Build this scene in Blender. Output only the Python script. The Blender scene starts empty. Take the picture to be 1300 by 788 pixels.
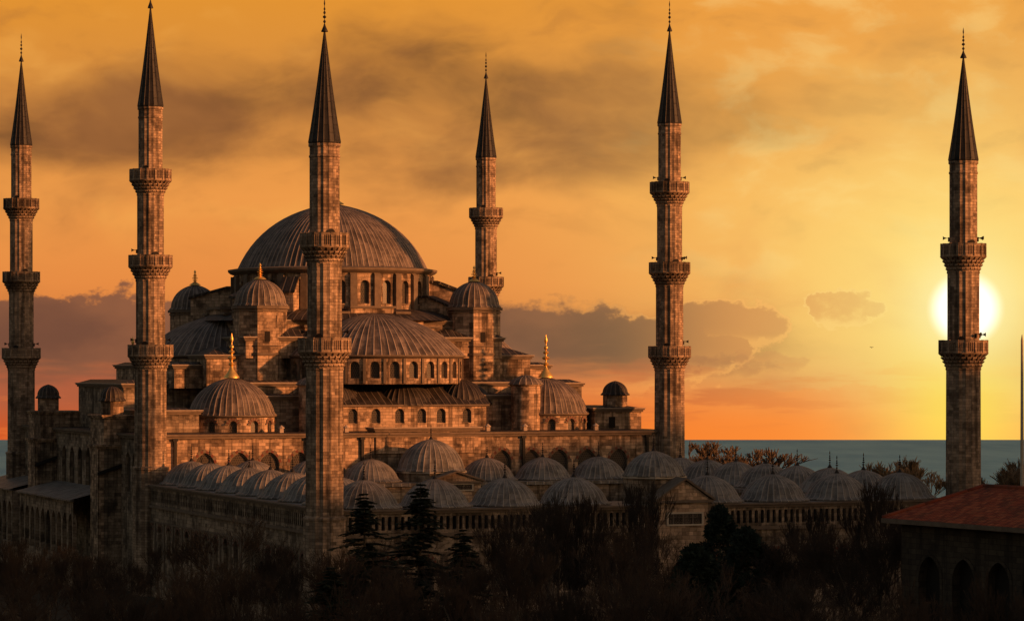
import bpy, math, random
from mathutils import Vector, Matrix
PI = math.pi
R_ = math.radians
random.seed(7)
S = bpy.context.scene
C = S.collection
# ------------------------------------------------------------------ camera
# plan axes: x runs along the courtyard front, y runs from the courtyard into the prayer hall; ground z = 0
TH = 0.36003; F = 3741.36; CX = 555.51; HY = 465.31; X0 = -32.28; D0 = 323.09; EYE = 25.0
ct, st = math.cos(TH), math.sin(TH)
cam_x = -X0 * ct - D0 * st
cam_y = X0 * st - D0 * ct
def at(px, D):
    """plan point seen at photo column px, D metres in front of the camera"""
    X = (px - CX) * D / F
    return (cam_x + X * ct + D * st, cam_y - X * st + D * ct)
cd = bpy.data.cameras.new('camera')
cam = bpy.data.objects.new('camera', cd)
C.objects.link(cam)
cam.location = (cam_x, cam_y, EYE)
cam.rotation_euler = (PI / 2, 0, -TH)
cd.sensor_width = 36
cd.lens = F / 1300 * 36
cd.shift_x = (650 - CX) / 1300
cd.shift_y = (HY - 394) / 1300
cd.clip_start = 1
cd.clip_end = 20000
S.camera = cam
# ------------------------------------------------------------------ sun lamp
SUN_AZ = (0.72, -0.69)       # plan direction towards the low warm light
SUN_EL = R_(10.0)
sl = bpy.data.lights.new('sun', 'SUN')
sl.energy = 5.0
sl.angle = R_(1.6)
sl.color = (1.0, 0.35, 0.105)
sun = bpy.data.objects.new('sun', sl)
C.objects.link(sun)
d = Vector((SUN_AZ[0], SUN_AZ[1], math.tan(SUN_EL))).normalized()
sun.rotation_euler = d.to_track_quat('Z', 'Y').to_euler()
# ------------------------------------------------------------------ colour management
S.view_settings.view_transform = 'Standard'
S.view_settings.look = 'None'
S.view_settings.exposure = 0
S.view_settings.gamma = 1
S.view_settings.use_curve_mapping = False
# ------------------------------------------------------------------ world
W = bpy.data.worlds.new('World')
S.world = W
W.use_nodes = True
nt = W.node_tree
nt.nodes.clear()
class G:
    """tiny expression builder on a node tree"""
    def __init__(s, nt): s.nt = nt
    def m(s, op, a, b=None, c=None, clamp=False):
        n = s.nt.nodes.new('ShaderNodeMath'); n.operation = op; n.use_clamp = clamp
        for i, v in enumerate((a, b, c)):
            if v is None: continue
            if isinstance(v, (int, float)): n.inputs[i].default_value = v
            else: s.nt.links.new(v, n.inputs[i])
        return n.outputs[0]
    def add(s, a, b): return s.m('ADD', a, b)
    def sub(s, a, b): return s.m('SUBTRACT', a, b)
    def mul(s, a, b, clamp=False): return s.m('MULTIPLY', a, b, clamp=clamp)
    def ss(s, v, a, b):
        n = s.nt.nodes.new('ShaderNodeMapRange'); n.interpolation_type = 'SMOOTHSTEP'
        s.nt.links.new(v, n.inputs[0])
        n.inputs[1].default_value = min(a, b); n.inputs[2].default_value = max(a, b)
        n.inputs[3].default_value = 0 if a < b else 1; n.inputs[4].default_value = 1 if a < b else 0
        return n.outputs[0]
    def dot(s, v, w):
        n = s.nt.nodes.new('ShaderNodeVectorMath'); n.operation = 'DOT_PRODUCT'
        s.nt.links.new(v, n.inputs[0]); n.inputs[1].default_value = w
        return n.outputs['Value']
    def xyz(s, x, y, z=0.0):
        n = s.nt.nodes.new('ShaderNodeCombineXYZ')
        for i, v in enumerate((x, y, z)):
            if isinstance(v, (int, float)): n.inputs[i].default_value = v
            else: s.nt.links.new(v, n.inputs[i])
        return n.outputs[0]
    def noise(s, v, scale, detail=6, rough=.55, dist=0):
        n = s.nt.nodes.new('ShaderNodeTexNoise')
        if v is not None: s.nt.links.new(v, n.inputs['Vector'])
        n.inputs['Scale'].default_value = scale; n.inputs['Detail'].default_value = detail
        n.inputs['Roughness'].default_value = rough; n.inputs['Distortion'].default_value = dist
        return n.outputs['Fac']
    def mix(s, f, a, b, mode='MIX'):
        n = s.nt.nodes.new('ShaderNodeMix'); n.data_type = 'RGBA'; n.blend_type = mode
        n.clamp_factor = True
        for inp, v in ((n.inputs[0], f), (n.inputs[6], a), (n.inputs[7], b)):
            if isinstance(v, (int, float)): inp.default_value = v
            elif isinstance(v, tuple): inp.default_value = (*v, 1)
            else: s.nt.links.new(v, inp)
        return n.outputs[2]
    def ramp(s, v, stops):
        n = s.nt.nodes.new('ShaderNodeValToRGB')
        s.nt.links.new(v, n.inputs[0])
        e = n.color_ramp.elements
        while len(e) < len(stops): e.new(.5)
        for el, (p, c) in zip(e, stops):
            el.position = p; el.color = (*c, 1)
        return n.outputs[0]
    def blob(s, X, Y, cx, cy, rx, ry):
        a = s.m('POWER', s.m('ABSOLUTE', s.mul(s.sub(X, cx), 1 / rx)), 2)
        b = s.m('POWER', s.m('ABSOLUTE', s.mul(s.sub(Y, cy), 1 / ry)), 2)
        return s.m('EXPONENT', s.mul(s.add(a, b), -1.0))
def lin(r, g, b):
    f = lambda c: (c / 255 / 12.92) if c <= 10 else ((c / 255 + .055) / 1.055) ** 2.4
    return (f(r), f(g), f(b))
g = G(nt)
tc = nt.nodes.new('ShaderNodeTexCoord')
dv = tc.outputs['Generated']
fw = g.dot(dv, (st, ct, 0)); rt = g.dot(dv, (ct, -st, 0)); up = g.dot(dv, (0, 0, 1))
fwm = g.m('MAXIMUM', fw, .08)
X = g.add(g.mul(g.m('DIVIDE', rt, fwm), F / 100), CX / 100)       # azimuth around the sunset
Y = g.sub(HY / 100, g.mul(g.m('DIVIDE', up, fwm), F / 100))        # elevation, counted downwards
warp = g.noise(g.xyz(g.mul(X, .5), g.mul(Y, .9), 3.1), 1.0, 3, .5)
Xw = g.add(X, g.mul(g.sub(warp, .5), 1.2))
Yw = g.add(Y, g.mul(g.sub(warp, .5), .7))
n_big = g.noise(g.xyz(g.mul(Xw, .42), g.mul(Yw, .85), 1.7), 1.0, 5, .5)
n_mid = g.noise(g.xyz(g.mul(Xw, .9), g.mul(Yw, 1.9), 5.2), 1.0, 7, .55)
n_fine = g.noise(g.xyz(g.mul(X, 1.9), g.mul(Y, 3.6), 9.0), 1.0, 8, .6)
n_str = g.noise(g.xyz(g.mul(X, .7), g.mul(Y, 5.0), 2.0), 1.0, 6, .55)
yy = g.mul(g.add(Y, 1.0), 1 / 7.0, True)
def yp(y): return (y / 100 + 1) / 7
base = g.ramp(yy, [(0, lin(170, 108, 42)), (yp(0), lin(222, 148, 52)), (yp(120), lin(210, 142, 66)), (yp(250), lin(234, 156, 76)),
                   (yp(360), lin(228, 142, 70)), (yp(430), lin(206, 122, 62)), (yp(480), lin(196, 106, 66)), (yp(520), lin(222, 112, 58)), (yp(556), lin(236, 106, 36))])
base = g.mix(g.mul(g.mul(g.ss(X, 4.5, 1.5), g.ss(Y, 4.3, 4.9)), .8), base, g.mix(g.ss(Y, 5.0, 5.55), lin(166, 92, 64), lin(196, 84, 40)))
n_soft = g.noise(g.xyz(g.mul(Xw, .55), g.mul(Yw, 1.0), 7.7), 1.0, 4, .5)
n_puff = g.noise(g.xyz(g.mul(X, 2.2), g.mul(Y, 3.0), 4.4), 1.0, 9, .60)
n_tuft = g.noise(g.xyz(g.mul(X, 3.4), g.mul(Y, 5.0), 8.4), 1.0, 6, .6)
# yellow area towards the sun
ylw = g.mul(g.blob(X, Y, 12.2, 3.2, 3.7, 2.3), g.ss(n_soft, .12, .55))
base = g.mix(g.mul(ylw, 1.0, True), base, lin(252, 202, 104))
top_ = g.mul(g.blob(X, Y, 10.5, .4, 3.2, 1.6), .7)
base = g.mix(top_, base, lin(236, 156, 64))
low = g.mul(g.ss(Y, 4.9, 5.5), g.ss(X, 6.5, 11.2))
base = g.mix(g.mul(low, .9), base, lin(255, 146, 32))
# bright soft openings
hl = g.mul(g.ss(n_soft, .52, .74), g.ss(Y, 3.6, 2.4))
base = g.mix(g.mul(hl, .40), base, lin(246, 182, 88))
# high soft brown cloud
hc = g.add(g.add(g.mul(g.blob(X, Y, 1.7, 1.35, 2.6, .80), .85), g.mul(g.blob(X, Y, 5.3, .75, 1.5, .75), 1.0)), g.add(g.mul(g.blob(X, Y, 7.6, 1.25, 1.5, .60), 1.15), g.mul(g.blob(X, Y, 3.4, 1.75, 4.2, .55), .95)))
hc = g.add(hc, g.add(g.mul(g.blob(X, Y, 9.9, 1.75, 1.6, .35), .55), g.mul(g.blob(X, Y, 6.6, 2.15, 1.8, .4), .7)))
hm = g.ss(g.add(g.mul(g.m('MINIMUM', hc, 1.15), .62), g.add(g.mul(g.sub(n_big, .5), 1.7), g.mul(g.sub(n_mid, .5), .6))), .06, .92)
base = g.mix(g.mul(hm, .88, True), base, g.mix(g.ss(n_soft, .3, .7), lin(92, 62, 42), lin(142, 92, 54)))
hd = g.mul(g.ss(n_mid, .48, .28), g.ss(Y, 3.8, 2.0))
base = g.mix(g.mul(hd, .28), base, lin(150, 96, 52))
hw = g.mul(g.mul(g.ss(n_mid, .48, .70), g.ss(X, 7, 10)), g.ss(Y, 4.0, 3.0))
base = g.mix(g.mul(hw, .30), base, lin(255, 226, 146))
# low dark bank with a puffy upper edge
def puff(cx, cy, rx, ry, k, soft=.24, solid=False):
    a = g.m('POWER', g.mul(g.sub(X, cx), 1 / rx), 2); b_ = g.m('POWER', g.mul(g.sub(Y, cy), 1 / ry), 2)
    q = g.sub(1.0, g.m('SQRT', g.add(a, b_)))
    v = g.ss(g.add(q, g.mul(g.sub(n_puff, .5), k)), .0, soft)
    v = g.mul(v, g.ss(Y, cy + ry * 1.25, cy - ry * .1))
    if solid: return v
    return g.mul(v, g.add(.55, g.mul(g.ss(n_tuft, .3, .62), .45)))
edge = g.add(Y, g.mul(g.sub(n_puff, .5), .95))
bankL = g.mul(g.ss(edge, 3.70, 3.82), g.ss(X, 6.0, 3.2))
bankM = g.m('MAXIMUM', puff(6.9, 4.50, 2.5, .76, 1.2, .26, True), g.m('MAXIMUM', puff(9.30, 4.14, .85, .36, 1.5, .34, True), puff(8.2, 4.45, 1.5, .52, 1.2, .26, True)))
fade = g.ss(g.add(Y, g.mul(g.sub(n_str, .5), 1.1)), 5.0, 4.45)
bcol = g.mix(g.ss(n_soft, .35, .65), lin(108, 74, 60), lin(136, 90, 66))
bcol = g.mix(g.mul(g.ss(X, 7.6, 9.8), .85), bcol, lin(214, 132, 70))
base = g.mix(g.mul(g.mul(g.m('MAXIMUM', bankL, bankM), fade), .94), base, bcol)
base = g.mix(g.mul(puff(8.75, 4.66, 1.25, .17, 1.6), .8), base, lin(158, 92, 62))
rimc = g.m('MULTIPLY', g.ss(bankM, .05, .35), g.ss(bankM, .85, .45))
base = g.mix(g.mul(g.mul(rimc, g.ss(X, 6.5, 9.0)), .55), base, lin(250, 176, 92))
base = g.mix(g.mul(puff(9.75, 4.62, .5, .16, 2.0), .6), base, lin(190, 112, 66))
lone = puff(10.70, 3.96, .50, .30, 2.0)
base = g.mix(g.mul(lone, .9), base, lin(216, 136, 70))
base = g.mix(g.mul(g.mul(g.ss(lone, .02, .25), g.ss(lone, .8, .35)), .5), base, lin(255, 206, 120))
base = g.mix(g.mul(puff(11.6, 4.66, .3, .07, 2.2), .5), base, lin(236, 160, 70))
base = g.mix(g.mul(puff(10.9, 5.05, 1.3, .17, 2.6), .6), base, lin(232, 130, 56))
stk = g.mul(g.mul(g.ss(n_str, .46, .60), g.ss(X, 6.6, 8.6)), g.mul(g.ss(Y, 4.45, 4.85), g.ss(Y, 5.5, 5.2)))
base = g.mix(g.mul(stk, .80), base, g.mix(g.ss(X, 8.5, 11.5), lin(178, 90, 56), lin(232, 132, 52)))
rim = g.mul(g.mul(g.ss(n_str, .50, .40), g.ss(Y, 4.8, 5.2)), g.ss(X, 11.0, 5.0))
base = g.mix(g.mul(rim, .30), base, lin(246, 130, 60))
base = g.mix(1.0, base, (1.03, .97, .93), 'MULTIPLY')
# sun glow and disc
gx = g.m('POWER', g.sub(X, 12.26), 2); gy = g.m('POWER', g.sub(Y, 3.92), 2)
rr = g.m('SQRT', g.add(gx, gy))
glow = g.m('EXPONENT', g.mul(rr, -.62))
base = g.mix(g.mul(glow, 1.0, True), base, lin(255, 236, 142))
red_ = g.mul(g.mul(g.ss(Y, 4.5, 5.5), g.ss(X, 6.0, 7.5)), g.ss(X, 12.2, 9.6))
base = g.mix(g.mul(red_, .60), base, lin(248, 122, 40))
gl2 = g.blob(X, Y, 12.2, 5.2, .8, .9)
base = g.mix(g.mul(gl2, .75, True), base, lin(255, 226, 84))
base = g.mix(g.mul(g.m('EXPONENT', g.mul(g.m('POWER', rr, 2), -2.6)), .70), base, lin(255, 246, 186))
base = g.mix(g.ss(rr, .52, .25), base, (1.5, 1.42, 1.15))
# away from the sunset the sky is the dim clear dusk
sky = nt.nodes.new('ShaderNodeTexSky')
sky.sky_type = 'NISHITA'; sky.sun_disc = False
sky.sun_elevation = SUN_EL; sky.sun_rotation = math.atan2(SUN_AZ[0], SUN_AZ[1])
sky.air_density = 1.5; sky.dust_density = 3
dim = g.mix(1.0, sky.outputs[0], (0.084, 0.066, 0.059), 'MULTIPLY')
fm = g.mul(g.ss(fw, .55, .93), g.ss(up, .62, .22))
col = g.mix(fm, dim, base)
bg = nt.nodes.new('ShaderNodeBackground'); bg.inputs[1].default_value = 1.0
nt.links.new(col, bg.inputs[0])
wo = nt.nodes.new('ShaderNodeOutputWorld'); nt.links.new(bg.outputs[0], wo.inputs[0])

# ------------------------------------------------------------------ materials
def newmat(name, rough=.8):
    m = bpy.data.materials.new(name); m.use_nodes = True
    b = m.node_tree.nodes['Principled BSDF']
    b.inputs['Roughness'].default_value = rough
    b.inputs['Specular IOR Level'].default_value = .3
    return m, b, G(m.node_tree)
def coords(g):
    t = g.nt.nodes.new('ShaderNodeTexCoord'); return t
def bump(g, b, h, strength, dist):
    n = g.nt.nodes.new('ShaderNodeBump'); n.inputs['Strength'].default_value = strength; n.inputs['Distance'].default_value = dist
    g.nt.links.new(h, n.inputs['Height']); g.nt.links.new(n.outputs[0], b.inputs['Normal'])
def stone(name, c1, c2, dirt, bw=.78, bh=.36, blot=1.0):
    m, b, g = newmat(name, .9)
    t = coords(g); uv = t.outputs['UV']
    geo = g.nt.nodes.new('ShaderNodeNewGeometry'); P = geo.outputs['Position']
    br = g.nt.nodes.new('ShaderNodeTexBrick')
    g.nt.links.new(uv, br.inputs['Vector'])
    br.inputs['Scale'].default_value = 1; br.inputs['Brick Width'].default_value = bw; br.inputs['Row Height'].default_value = bh
    br.inputs['Mortar Size'].default_value = .016; br.inputs['Mortar Smooth'].default_value = .3
    br.inputs['Color1'].default_value = (*c1, 1); br.inputs['Color2'].default_value = (*c2, 1)
    br.inputs['Mortar'].default_value = (c2[0] * .62, c2[1] * .6, c2[2] * .58, 1)
    col = br.outputs['Color']
    # patches of replaced or sooted blocks, following the courses
    sn = g.nt.nodes.new('ShaderNodeVectorMath'); sn.operation = 'SNAP'
    g.nt.links.new(uv, sn.inputs[0]); sn.inputs[1].default_value = (bw, bh, 1)
    pb = g.noise(sn.outputs[0], .45, 3, .6)
    pb2 = g.nt.nodes.new('ShaderNodeTexWhiteNoise'); g.nt.links.new(sn.outputs[0], pb2.inputs['Vector'])
    v = g.add(pb, g.mul(g.sub(pb2.outputs['Value'], .5), .16))
    col = g.mix(g.mul(g.ss(v, .49, .66), .66 * blot), col, dirt)
    nz = g.noise(P, .30, 7, .66)
    col = g.mix(g.mul(g.ss(nz, .49, .62), .72 * blot), col, tuple(c * .55 for c in dirt))
    n5 = g.noise(P, .9, 5, .7)
    col = g.mix(g.mul(g.ss(n5, .52, .66), .45), col, tuple(c * .7 for c in dirt))
    mp = g.nt.nodes.new('ShaderNodeVectorMath'); mp.operation = 'MULTIPLY'
    g.nt.links.new(P, mp.inputs[0]); mp.inputs[1].default_value = (1.6, 1.6, .10)
    sk = g.noise(mp.outputs[0], 1.0, 5, .6)
    col = g.mix(g.mul(g.ss(sk, .50, .64), .62), col, tuple(c * .4 for c in dirt))
    col = g.mix(.35, col, tuple((a + b_) / 2 for a, b_ in zip(c1, c2))) if bh < .32 and False else col
    fn = g.noise(P, 2.6, 5, .65)
    col = g.mix(.30, col, g.ramp(fn, [(.25, (.35, .33, .3)), (.75, (1, 1, 1))]), 'MULTIPLY')
    g.nt.links.new(col, b.inputs['Base Color'])
    h = g.add(g.mul(br.outputs['Fac'], -.6), g.add(g.mul(fn, .5), g.mul(pb2.outputs['Value'], .35)))
    bump(g, b, h, .7, .08)
    return m
def lead(name, c, streak, var=.35, panel=1.15, rough=.55):
    """lead sheets: uv.x counts the strips between two seams, uv.y is metres up the slope"""
    m, b, g = newmat(name, rough)
    t = coords(g); uv = t.outputs['UV']
    sp = g.nt.nodes.new('ShaderNodeSeparateXYZ'); g.nt.links.new(uv, sp.inputs[0])
    fx = g.m('FLOOR', sp.outputs[0])
    off = g.mul(g.m('MODULO', fx, 2.0), .5)
    vv = g.add(g.mul(sp.outputs[1], 1 / panel), off)
    fy = g.m('FLOOR', vv)
    wn = g.nt.nodes.new('ShaderNodeTexWhiteNoise'); g.nt.links.new(g.xyz(fx, fy, 0.0), wn.inputs['Vector'])
    geo = g.nt.nodes.new('ShaderNodeNewGeometry'); P = geo.outputs['Position']
    nz = g.noise(P, .7, 7, .68)
    st_ = g.noise(g.xyz(g.mul(sp.outputs[0], 1.7), g.mul(sp.outputs[1], .22), 0.0), 1.0, 5, .6)
    col = g.mix(wn.outputs['Value'], tuple(x * (1 - var) for x in c), tuple(x * (1 + var) for x in c))
    col = g.mix(g.mul(g.ss(nz, .44, .60), .78), col, tuple(x * .36 for x in c))
    col = g.mix(g.mul(g.ss(st_, .50, .70), .6), col, streak)
    rg = g.ss(g.m('FRACT', g.mul(sp.outputs[1], 1 / (panel * 1.9))), .06, .0)
    col = g.mix(g.mul(rg, .45), col, tuple(x * .4 for x in c))
    sx = g.ss(g.m('ABSOLUTE', g.sub(g.m('FRACT', g.add(sp.outputs[0], .5)), .5)), .13, .02)
    col = g.mix(g.mul(sx, .60), col, tuple(min(.7, x * 1.5) for x in streak))  # rib highlights painted into the lead along the worn seams
    seam = g.ss(g.m('FRACT', vv), .07, .0)
    col = g.mix(g.mul(seam, .6), col, tuple(x * .4 for x in c))
    g.nt.links.new(col, b.inputs['Base Color'])
    bump(g, b, g.add(g.mul(sx, 1.0), g.add(g.mul(seam, -.4), g.mul(nz, .5))), .8, .08)
    return m
def plain(name, c, rough=.6, metal=0, var=.3, sc=3.0):
    m, b, g = newmat(name, rough)
    geo = g.nt.nodes.new('ShaderNodeNewGeometry')
    nz = g.noise(geo.outputs['Position'], sc, 5, .6)
    col = g.mix(nz, tuple(x * (1 - var) for x in c), tuple(min(1, x * (1 + var)) for x in c))
    g.nt.links.new(col, b.inputs['Base Color'])
    b.inputs['Metallic'].default_value = metal
    bump(g, b, nz, .3, .05)
    return m
M = {}
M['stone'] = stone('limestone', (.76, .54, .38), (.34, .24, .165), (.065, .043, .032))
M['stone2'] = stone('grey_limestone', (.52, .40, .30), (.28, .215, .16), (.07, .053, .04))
M['stone_dark'] = stone('dark_stone', (.10, .08, .06), (.06, .047, .037), (.04, .03, .025))  # much darker stone for the wall and mouldings of the tiled building
M['shaft'] = stone('minaret_stone', (.58, .425, .31), (.30, .22, .16), (.085, .06, .044), .7, .28, .85)
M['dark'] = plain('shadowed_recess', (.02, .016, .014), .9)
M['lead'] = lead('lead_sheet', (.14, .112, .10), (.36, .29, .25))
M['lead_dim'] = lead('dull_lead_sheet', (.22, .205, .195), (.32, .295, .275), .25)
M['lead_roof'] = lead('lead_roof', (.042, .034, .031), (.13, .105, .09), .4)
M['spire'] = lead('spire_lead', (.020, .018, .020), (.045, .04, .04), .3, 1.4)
M['trim'] = plain('cornice_stone', (.17, .13, .10), .9, 0, .6, 1.2)
M['gold'] = plain('gilded_brass', (1.0, .62, .2), .45, .85, .1)
M['iron'] = plain('dark_metal', (.03, .028, .028), .5, .5)
M['coping'] = plain('weathered_lead_edge', (.42, .34, .28), .6, 0, .45, 1.5)
M['pale'] = plain('pale_marble', (.5, .43, .35), .8)
M['red'] = plain('red_stone', (.16, .06, .045), .9)
M['bark'] = plain('bark', (.13, .105, .08), .95, 0, .4)
M['twig'] = plain('twig', (.055, .040, .031), .95, 0, .4)
M['twig2'] = plain('rust_twig', (.085, .066, .050), .95, 0, .4, .8)
M['twig3'] = plain('sunlit_twig', (.22, .16, .10), .95, 0, .4, .8)  # golden light painted into the twigs of the right-hand trees
M['needle'] = plain('evergreen_needle', (.020, .030, .018), .9, 0, .5, 1.0)
# pane with a plaster lattice
m, b, g = newmat('lattice_pane', .35)
t = coords(g)
br = g.nt.nodes.new('ShaderNodeTexBrick'); g.nt.links.new(t.outputs['UV'], br.inputs['Vector'])
br.offset = .5; br.inputs['Scale'].default_value = 1; br.inputs['Brick Width'].default_value = .26; br.inputs['Row Height'].default_value = .26
br.inputs['Mortar Size'].default_value = .05
br.inputs['Color1'].default_value = (.035, .03, .03, 1); br.inputs['Color2'].default_value = (.02, .02, .022, 1); br.inputs['Mortar'].default_value = (.085, .07, .058, 1)
g.nt.links.new(br.outputs['Color'], b.inputs['Base Color'])
M['pane'] = m

# ------------------------------------------------------------------ mesh builder
class MB:
    def __init__(s): s.v = []; s.f = []; s.uv = []; s.mi = []
    def V(s, p): s.v.append(tuple(p)); return len(s.v) - 1
    def face(s, idx, uvs, mi=0): s.f.append(tuple(idx)); s.uv.append(list(uvs)); s.mi.append(mi)
    def poly(s, pts, uvs=None, mi=0):
        if uvs is None:
            a = Vector(pts[0]); n = Vector((0, 0, 0))
            for i in range(1, len(pts) - 1): n += (Vector(pts[i]) - a).cross(Vector(pts[i + 1]) - a)
            if n.length < 1e-12: return
            n.normalize()
            if abs(n.z) > .8: uvs = [(p[0], p[1]) for p in pts]
            else:
                h = Vector((-n.y, n.x, 0)).normalized(); w = n.cross(h)
                if w.z < 0: w = -w
                uvs = [(h.x * p[0] + h.y * p[1], (w.x * p[0] + w.y * p[1] + w.z * p[2])) for p in pts]
        s.face([s.V(p) for p in pts], uvs, mi)
    def box(s, x0, x1, y0, y1, z0, z1, mi=0, mat=None):
        P = [(x, y, z) for z in (z0, z1) for y in (y0, y1) for x in (x0, x1)]
        if mat is not None: P = [tuple(mat @ Vector(p)) for p in P]
        for q in ((0, 1, 5, 4), (1, 3, 7, 5), (3, 2, 6, 7), (2, 0, 4, 6), (4, 5, 7, 6), (2, 3, 1, 0)):
            s.poly([P[i] for i in q], None, mi)
    def prism(s, pts, z0, z1, mi=0):
        n = len(pts)
        for i in range(n):
            a, b = pts[i], pts[(i + 1) % n]
            s.poly([(a[0], a[1], z0), (b[0], b[1], z0), (b[0], b[1], z1), (a[0], a[1], z1)], None, mi)
        s.poly([(p[0], p[1], z1) for p in pts], None, mi)
        s.poly([(p[0], p[1], z0) for p in pts][::-1], None, mi)
    def extr(s, pts, o, dx, dn, t, mi=0):
        """profile pts (s,z) along dx at o, extruded t along dn"""
        A = [(o[0] + dx[0] * p[0], o[1] + dx[1] * p[0], p[1]) for p in pts]
        Bp = [(a[0] + dn[0] * t, a[1] + dn[1] * t, a[2]) for a in A]
        s.poly(A, None, mi); s.poly(Bp[::-1], None, mi)
        for i in range(len(A)):
            j = (i + 1) % len(A); s.poly([A[i], A[j], Bp[j], Bp[i]], None, mi)
    def lathe(s, prof, n, c=(0, 0), a0=0, a1=2 * PI, mod=None, uvs=None, mi=0, cap=False):
        """prof: (r,z); mod(k)-> radius factor of meridian k; uvs: strips around, else metres"""
        closed = abs(a1 - a0 - 2 * PI) < 1e-6
        cols = n if closed else n + 1
        L = [0]
        for i in range(1, len(prof)): L.append(L[-1] + math.hypot(prof[i][0] - prof[i - 1][0], prof[i][1] - prof[i - 1][1]))
        Rr = max(p[0] for p in prof)
        tot = uvs if uvs else (a1 - a0) * Rr
        idx = []
        for i, (r, z) in enumerate(prof):
            row = []
            for k in range(cols):
                a = a0 + (a1 - a0) * k / n
                q = r + (mod(k, r) if mod else 0)
                row.append(s.V((c[0] + q * math.cos(a), c[1] + q * math.sin(a), z)))
            idx.append(row)
        for i in range(len(prof) - 1):
            for k in range(n):
                k2 = (k + 1) % cols
                s.face([idx[i][k], idx[i][k2], idx[i + 1][k2], idx[i + 1][k]],
                       [(tot * k / n, L[i]), (tot * (k + 1) / n, L[i]), (tot * (k + 1) / n, L[i + 1]), (tot * k / n, L[i + 1])], mi)
    def tube(s, p0, p1, r0, r1, n=3, mi=0):
        p0 = Vector(p0); p1 = Vector(p1); d = (p1 - p0)
        if d.length < 1e-6: return
        d.normalize(); a = d.orthogonal().normalized(); b = d.cross(a)
        r = [[], []]
        for j, (p, q) in enumerate(((p0, r0), (p1, r1))):
            for k in range(n):
                t = 2 * PI * k / n; r[j].append(s.V(p + (a * math.cos(t) + b * math.sin(t)) * q))
        for k in range(n):
            k2 = (k + 1) % n
            s.face([r[0][k], r[0][k2], r[1][k2], r[1][k]], [(0, 0), (.1, 0), (.1, 1), (0, 1)], mi)
    def mesh(s, name, mats, smooth=True, ang=32):
        me = bpy.data.meshes.new(name); me.from_pydata(s.v, [], s.f)
        ul = me.uv_layers.new(name='UVMap')
        flat = [c for f in s.uv for p in f for c in p]
        ul.data.foreach_set('uv', flat)
        if not isinstance(mats, (list, tuple)): mats = [mats]
        for m in mats: me.materials.append(m)
        me.polygons.foreach_set('material_index', s.mi)
        if smooth:
            me.polygons.foreach_set('use_smooth', [True] * len(s.f))
            try: me.set_sharp_from_angle(angle=R_(ang))
            except Exception: pass
        me.update()
        return me
ORG = {}
def thing(name, label, cat, loc=(0, 0, 0), group=None):
    o = bpy.data.objects.new(name, None); C.objects.link(o); o.location = loc
    o['label'] = label; o['category'] = cat
    if group: o['group'] = group
    ORG[o] = Vector(loc)
    return o
def place(name, me, parent, loc=(0, 0, 0), rz=0, scale=None):
    """mesh in its own frame, put at the world position loc"""
    o = bpy.data.objects.new(name, me); C.objects.link(o)
    w = Vector(loc)
    if parent is not None:
        o.parent = parent; o.location = w - ORG[parent]
    else: o.location = w
    o.rotation_euler = (0, 0, rz)
    if scale: o.scale = scale
    ORG[o] = w
    return o
def build(mb, name, mats, parent, smooth=True, ang=32):
    """mesh written in world coordinates; the object's origin goes to the parent's"""
    off = ORG[parent] if parent is not None else Vector((0, 0, 0))
    mb.v = [(p[0] - off.x, p[1] - off.y, p[2] - off.z) for p in mb.v]
    return place(name, mb.mesh(name, mats, smooth, ang), parent, off)
def struct(mb, name, mat, kind='structure', smooth=False):
    o = build(mb, name, mat, None, smooth); o['kind'] = kind; return o
E0 = EYE
def z(r): return r + E0        # heights below were measured from the eye level
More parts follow.
